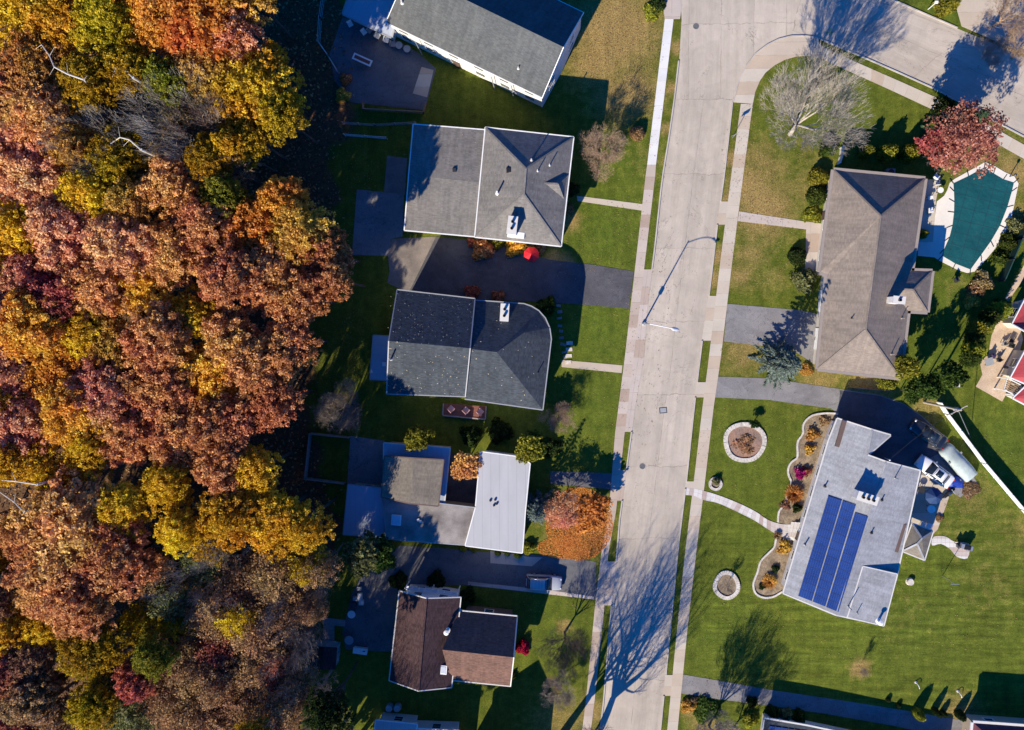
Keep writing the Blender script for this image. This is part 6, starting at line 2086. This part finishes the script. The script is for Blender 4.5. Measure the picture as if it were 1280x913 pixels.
wire('overhead service wire from the utility pole to the pale roof mast', (p.x, p.y, 9.0), mp+Vector((0, 0, 1.3)), .7)
for px, py, lab, plate, hh, dr in ((1029, 50, 'green street name sign on a pole at the curved corner verge', (0.02, 0.2, 0.1), 2.9, 0.1), (915, 173, 'small grey road sign on a post in the narrow east verge', (0.3, 0.3, 0.32), 2.5, .5)):
    p = W(px, py)
    s_ = thing('street_sign', lab, 'street sign', p)
    MB().tube(p, (p.x, p.y, hh), .035, .035, 8).build('post', M['steel'], s_)
    m_ = plain('sign_face_%d' % px, plate, .4)
    e = Vector((math.cos(dr), math.sin(dr), 0))
    MB().beam(Vector((p.x, p.y, hh-.2))-e*.5, Vector((p.x, p.y, hh-.2))+e*.5, .03, .4 if hh < 2.7 else .26).build('sign_plate', m_, s_)
    if hh > 2.7:
        e2 = Vector((-e.y, e.x, 0))
        MB().beam(Vector((p.x, p.y, hh+.1))-e2*.5, Vector((p.x, p.y, hh+.1))+e2*.5, .03, .26).build('sign_plate', m_, s_)
p = W(1160, 12)
s_ = thing('post_box', 'white post with a small box on the green verge across the street', 'mailbox', p)
MB().tube(p, (p.x, p.y, 2.3), .05, .05, 8).build('post', M['white'], s_)
MB().box((p.x, p.y, 2.35), (.35, .25, .3)).build('box', M['white'], s_)
p = W(1262, 221)
s_ = thing('pool_post', 'dark upright post at the upper right of the pool deck', 'post', p)
MB().tube(p, (p.x, p.y, 1.3), .06, .05, 8).build('post', M['darkmetal'], s_)
MB().lathe((p.x, p.y, 1.3), [(.16, 0), (.18, .12), (.05, .22)], 10).build('cap', M['darkmetal'], s_)
for px, py, lab in ((1144.5, 853, 'slender bent white garden ornament on the big lawn, left of two'), (1197, 864, 'slender bent white garden ornament on the big lawn, right of two')):
    p = W(px, py)
    s_ = thing('garden_ornament', lab, 'garden ornament', p)
    MB().path([p, p+Vector((.04, -.06, .3)), p+Vector((.14, -.2, .55)), p+Vector((.24, -.45, .62)), p+Vector((.32, -.65, .45))], .045, 6).build('stem', M['white'], s_)
    MB().lathe((p.x, p.y, 0), [(.18, 0), (.16, .1), (.06, .14)], 10).build('foot', M['stone'], s_)


# ---------------------------------------------------------------- garden furniture
def chair(label, px, py, rz, m, group=None, w=.55, z0=.035):
    p = W(px, py)
    c = thing('patio_chair', label, 'chair', (p.x, p.y, z0), 0, group)
    B = Vector((p.x, p.y, z0))
    MB().box(B+Vector((0, 0, .43)), (w, w, .07)).build('seat', m, c)
    MB().box(B+Vector((-w/2+.03, 0, .72)), (.06, w, .52)).build('backrest', m, c)
    for x in (-1, 1):
        for y in (-1, 1):
            MB().box(B+Vector((x*(w/2-.05), y*(w/2-.05), .2)), (.05, .05, .4)).build('leg', M['darkmetal'], c)
    for y in (-1, 1):
        MB().box(B+Vector((0, y*(w/2-.02), .64)), (w, .05, .04)).build('armrest', m, c)
    c.rotation_euler = (0, 0, rz)
    return c


def table(label, px, py, r, m, rnd=True, rz=0.0, d=1.0, group=None, h=.74, z0=.035):
    p = W(px, py)
    t = thing('patio_table', label, 'table', (p.x, p.y, z0), 0, group)
    B = Vector((p.x, p.y, z0))
    if rnd:
        MB().lathe(B+Vector((0, 0, h-.05)), [(r, 0), (r, .05)], 24).build('table_top', m, t)
    else:
        MB().box(B+Vector((0, 0, h-.03)), (r*2, d, .06)).build('table_top', m, t)
    for x in (-1, 1):
        for y in (-1, 1):
            MB().box(B+Vector((x*r*.62, y*(r*.62 if rnd else d*.4), (h-.05)/2)), (.06, .06, h-.05)).build('leg', M['darkmetal'], t)
    t.rotation_euler = (0, 0, rz)
    return t


def umbrella(label, px, py, r, h, m, z0=.035, tilt=0.0):
    p = W(px, py, h*.85)
    u = thing('patio_umbrella', label, 'umbrella', (p.x, p.y, z0))
    B = Vector((p.x, p.y, z0))
    mb = MB()
    n_ = 8
    vs = [B+Vector((0, 0, h))]
    for k in range(n_):
        a = 2*math.pi*k/n_+.35
        vs.append(B+Vector((r*math.cos(a), r*math.sin(a), h-.75)))
    for k in range(n_):
        a = 2*math.pi*k/n_+.35
        vs.append(B+Vector((r*math.cos(a), r*math.sin(a), h-.92)))
    mb.add(vs, [(0, 1+k, 1+(k+1) % n_) for k in range(n_)]+[(1+k, 9+k, 9+(k+1) % n_, 1+(k+1) % n_) for k in range(n_)])
    mb.build('canopy', m, u)
    MB().tube(B, B+Vector((0, 0, h+.08)), .03, .03, 8).build('pole', M['darkmetal'], u)
    MB().lathe(B, [(.3, 0), (.3, .06), (.06, .12)], 12).build('base', M['darkmetal'], u)
    return u


umbrella('closed-looking red patio umbrella standing below the grey house among orange shrubs', 664, 318, 0.98, 2.3, plain('red_canvas', (0.62, 0.02, 0.035), .7, .2))
umbrella('dark umbrella added for a round shadow on the rear patio near the white sedan', 1169, 621, 1.05, 2.4, plain('round_shadow_canvas', (0.02, 0.05, 0.14), .7, .2))  # made-up umbrella, its dark canvas stands in for a round shadow
table('white round table on the rear patio beside the pavilion', 1161, 635, .5, M['white'])
chair('white cushioned chair by the pavilion, left of two', 1152, 655, 1.2, M['white'], w=.6)
chair('white cushioned chair by the pavilion, right of two', 1159.5, 656.5, 1.2, M['white'], w=.65)
table('dark round fire table near the wall of the solar-panel house', 1149, 611, .42, M['darkmetal'])
# garden swing seat by the lawn path
p = W(1204, 682)
bq = thing('barbecue_grill', 'stainless barbecue grill with dark lid at the end of the garden path', 'barbecue', (p.x, p.y, .035))
MB().box((p.x, p.y, .5), (1.3, .6, .9)).build('cabinet', M['greypaint'], bq)
MB().box((p.x+.1, p.y, 1.08), (.75, .55, .28), taper=.8).build('lid', M['black'], bq)
MB().box((p.x-.5, p.y, .98), (.3, .55, .05)).box((p.x+.62, p.y, .98), (.25, .55, .05)).build('side_shelf', M['steel'], bq)
MB().tube((p.x-.2, p.y-.33, 1.05), (p.x+.4, p.y-.33, 1.05), .025, .025, 8).build('handle', M['steel'], bq)
for k, x in enumerate((-.2, 0, .2)):
    MB().tube((p.x+x+.1, p.y-.3, .85), (p.x+x+.1, p.y-.36, .85), .04, .04, 8).build('knob', M['black'], bq)
bq.rotation_euler = (0, 0, -.25)
chair('dark garden chair left of the barbecue grill', 1196, 680, .4, M['darkmetal'])
p = W(1137, 727)
sp_ = thing('tree_stump', 'small pale round tree stump on the lawn behind the solar-panel house', 'tree stump', p)
MB().lathe(p, [(.5, 0), (.42, .15), (.4, .4)], 14).build('trunk', M['stone'], sp_)
# swing frame throwing the long thin shadows
for px, py, lab in ((1178, 720, 'thin metal swing frame pole on the rear lawn'),):
    p = W(px, py)
    s_ = thing('swing_pole', lab, 'pole', p)
    MB().tube(p, (p.x, p.y, 3.6), .04, .04, 8).build('post', M['steel'], s_)
    MB().beam((p.x-.5, p.y, 3.5), (p.x+.5, p.y, 3.5), .06, .06).build('crossbar', M['steel'], s_)
# shaded top patio
t_ = table('long white-rimmed table with dark top on the shaded top patio', 454.5, 77, 1.25, M['white'], False, ang(2.2, 1), .8)
for c in t_.children:
    if c.name.startswith('table_top'):
        MB().box((t_.location.x, t_.location.y, .735+.035), (2.1, .42, .03)).build('inlay', M['deckwood'], c)
for k, (px, py, lab, m_) in enumerate(((439, 32, 'tall pale lounger leaning at the left end of the shaded patio chairs', 'white'), (456, 42, 'pale patio chair second from the left along the shaded wing', 'white'), (463, 40, 'grey patio chair third from the left along the shaded wing', 'greypaint'), (473, 47, 'pale patio chair fourth from the left along the shaded wing', 'offwhite'), (484, 52, 'white patio chair near the right end of the shaded wing', 'white'), (492, 57, 'grey patio chair at the right end of the shaded wing', 'greypaint'))):
    chair(lab, px, py, -1.1+.2*k, M[m_], 'patio chairs along the shaded wing', .6)
table('round light table on the shaded patio, left of two', 500, 59, .45, M['greypaint'])
table('round light table on the shaded patio, right of two', 510, 63.5, .45, M['greypaint'])
# deck of the charcoal house
pq = Wl([(555, 504), (608, 508), (607, 524), (554, 519)])
dk_ = thing('garden_deck', 'red-brown timber deck below the charcoal-roofed house', 'deck', pq[0])
MB().prism([(q.x, q.y) for q in pq], 0, .4).build('deck_boards', M['deckwood'], dk_)
rl = MB()
for a, c in ((0, 3), (3, 2), (2, 1)):
    rl.beam(pq[a]+Vector((0, 0, .45)), pq[c]+Vector((0, 0, .45)), .16, .1)
rl.build('deck_rim', M['taupepaint'], dk_)
for px, lab in ((565, 'left of three'), (583.5, 'middle of three'), (601, 'right of three')):
    p = W(px, 511 if px < 570 else 513)
    c = chair('pale pink cushioned chair on the red-brown deck, '+lab, px, 510.5+(px-565)*.1, .8, plain('pink_cushion', (0.55, 0.32, 0.33), .8), 'pink chairs on the deck', .7, .4)
# things by the shed and brown house yard
table('pale round table in the blue-shaded yard left of the brown house', 441, 766, .5, M['white'])
table('dim round grey table in the shaded yard above the white storage box', 438, 798, .58, M['greypaint'])
p = W(451.5, 812)
sb = thing('storage_box', 'long white storage box in the shaded yard of the brown house', 'storage box', (p.x, p.y, 0.03))
MB().box((p.x, p.y, .3), (1.75, .72, .54)).build('body', M['white'], sb)
MB().box((p.x, p.y, .61), (1.85, .8, .08)).build('lid', M['white'], sb)
MB().box((p.x+.5, p.y+.05, .66), (.3, .12, .04)).build('handle', M['black'], sb)
sb.rotation_euler = (0, 0, -.12)
for px, py, s, lab, m_ in ((451, 745, (.5, .9, .6), 'pale upright crate in the shaded yard pile', 'offwhite'), (452.5, 752, (.55, .6, .5), 'pale square crate at the lower end of the shaded yard pile', 'offwhite'), (445, 747, (.5, .5, .55), 'blue-grey crate in the shaded yard pile', 'greypaint'), (443, 755, (.7, .6, .5), 'dark crate left of the pale crates in the yard pile', 'darkmetal'), (450, 735, (.5, .4, .4), 'small grey crate at the top of the yard pile', 'greypaint')):
    p = W(px, py)
    c = thing('crate', lab, 'crate', (p.x, p.y, 0), 0, 'crates in the yard pile')
    MB().box((p.x, p.y, s[2]/2), s).build('body', M[m_], c)
    MB().box((p.x, p.y, s[2]+.02), (s[0]+.05, s[1]+.05, .05)).build('lid', M[m_], c)
slab('yard_deck', [(404, 772), (432, 775), (431, 783), (418, 782), (418, 803), (405, 803)], .12, M['greywood'])
for k, (px, py) in enumerate(((397, 803), (405, 805), (411, 805), (419.5, 804))):
    p = W(px, py)
    c = thing('bucket', ['leftmost pale tub above the garden shed', 'second pale tub from the left above the garden shed', 'third pale tub from the left above the garden shed', 'rightmost pale tub above the garden shed'][k], 'tub', (p.x, p.y, 0), 0, 'tubs along the shed')
    MB().lathe((p.x, p.y, 0), [(.3, 0), (.4, .5), (.42, .5), (.36, .48), (.28, .1)], 14).build('body', M['greypaint'], c)
    MB().lathe((p.x, p.y, .47), [(.41, 0), (.43, .04)], 14).build('rim', M['offwhite'], c)
for px, lab in ((488, 'left'), (498, 'right')):
    p = W(px, 882)
    c = thing('rain_barrel', 'grey rain barrel above the bottom-edge white roof, %s of two' % lab, 'barrel', (p.x, p.y, 0), 0, 'rain barrels at the bottom edge')
    MB().lathe((p.x, p.y, 0), [(.4, 0), (.48, .3), (.48, .7), (.42, 1.0)], 16).build('body', M['greypaint'], c)
    MB().lathe((p.x, p.y, 1.0), [(.43, 0), (.43, .05)], 16).build('lid', M['steel'], c)
# red-roof house patio
for px, py, rz, lab, m_ in ((1239, 445, .3, 'dark purple chair on the tan patio', plain('purple_cloth', (0.06, 0.04, 0.12), .8)), (1246, 449, 2.2, 'black chair on the tan patio right of the purple chair', M['darkmetal']), (1262, 427, 1.0, 'black chair near the top of the tan patio', M['black']), (1261, 432, 2.8, 'small dark chair below the black chair on the tan patio', M['darkmetal']), (1253, 429, 2.0, 'low dark stool-like chair left of the black chair on the tan patio', M['greywood'])):
    chair(lab, px, py, rz, m_, None, .5)
table('grey square table at the lawn edge of the tan patio', 1233, 452, .5, M['greypaint'], False, .3, .9)
p = W(1260, 459)
bq2 = thing('barbecue_grill', 'black barbecue grill against the red-roofed house patio wall', 'barbecue', (p.x, p.y, .035))
MB().box((p.x, p.y, .45), (1.0, .6, .9)).build('cabinet', M['darkmetal'], bq2)
MB().box((p.x, p.y, 1.02), (.8, .55, .26), taper=.8).build('lid', M['black'], bq2)
MB().tube((p.x-.3, p.y-.33, 1.0), (p.x+.3, p.y-.33, 1.0), .025, .025, 8).build('handle', M['steel'], bq2)
bq2.rotation_euler = (0, 0, .6)
# pool side things
chair('white lounge chair by the taupe house pool side', 1161, 264, .2, M['white'], None, .6)
chair('white chair above the tan mat at the pool side', 1168, 222, .9, M['white'], None, .6)
table('pale round table at the upper pool side of the taupe house', 1172.5, 239, .35, M['white'])
table('white side table near the taupe house wall by the pool', 1160, 248.5, .3, M['white'], False, .2, .4)
chair('grey chair second along the pool side flagstones', 1169, 230, 1.6, M['offwhite'], None, .55)
p = W(1111, 216.5)
aw = thing('air_conditioner', 'blue-shaded air conditioner unit above the taupe house upper wall', 'air conditioner', (p.x, p.y, 0))
MB().box((p.x, p.y, .4), (1.0, .8, .8)).build('cabinet', M['greypaint'], aw)
MB().lathe((p.x, p.y, .8), [(.36, 0), (.36, .02)], 16).build('fan_grille', M['darkmetal'], aw)
for k in range(0):
    pass
p = W(1193.5, 350)
lc = chair('small dark chair on the lawn below the pool', 1193.5, 350, .5, M['darkmetal'])
p = W(1194, 480)
wb = thing('garden_box', 'small white garden box beside the olive tree by the lawn', 'box', W(1195, 481))
p = wb.location.copy()
MB().box((p.x, p.y, .2), (.5, .5, .4)).build('body', M['white'], wb)
MB().box((p.x, p.y, .42), (.56, .56, .05)).build('lid', M['offwhite'], wb)

# ---------------------------------------------------------------- light, sky, camera
ELEV = math.radians(32.5)
dirv = Vector((0.475*math.cos(ELEV), 0.88*math.cos(ELEV), -math.sin(ELEV))).normalized()
sun = bpy.data.lights.new('sun', 'SUN')
sun.energy = 5.0
sun.angle = math.radians(0.55)
sun.color = (1.0, 0.88, 0.67)
so = bpy.data.objects.new('sun', sun)
COL.objects.link(so)
so.rotation_euler = dirv.to_track_quat('-Z', 'Y').to_euler()
so.location = (-40, -60, 60)
wd_ = bpy.data.worlds.new('World')
S.world = wd_
wd_.use_nodes = True
nt = wd_.node_tree
bg = nt.nodes['Background']
sky = nt.nodes.new('ShaderNodeTexSky')
sky.sky_type = 'NISHITA'
sky.sun_disc = False
sky.sun_elevation = ELEV
sky.sun_rotation = math.atan2(-dirv.x, -dirv.y)
sky.ozone_density = 3.0
tint = nt.nodes.new('ShaderNodeMix')
tint.data_type = 'RGBA'
tint.blend_type = 'MULTIPLY'
tint.inputs[0].default_value = 1.0
tint.inputs[7].default_value = (0.02, 0.85, 2.3, 1)
nt.links.new(sky.outputs[0], tint.inputs[6])
nt.links.new(tint.outputs[2], bg.inputs[0])
bg.inputs[1].default_value = 0.05

cam = bpy.data.cameras.new('camera')
cam.sensor_fit = 'HORIZONTAL'
cam.sensor_width = 36
cam.lens = 36*F/1280
cam.clip_end = 4000
co_ = bpy.data.objects.new('camera', cam)
COL.objects.link(co_)
co_.location = CAM
co_.rotation_mode = 'QUATERNION'
co_.rotation_quaternion = Q
S.camera = co_

S.view_settings.view_transform = 'Standard'
S.view_settings.look = 'None'
S.view_settings.exposure = 0.74
S.view_settings.gamma = 1
S.render.engine = 'CYCLES'
S.cycles.use_denoising = True
S.cycles.max_bounces = 7
S.cycles.diffuse_bounces = 4
S.cycles.transmission_bounces = 5
S.cycles.transparent_max_bounces = 4
# unused prototypes are not part of the place
for key, (r_, used) in PROTO.items():
    if not used:
        for c in list(r_.children):
            bpy.data.objects.remove(c)
        bpy.data.objects.remove(r_)
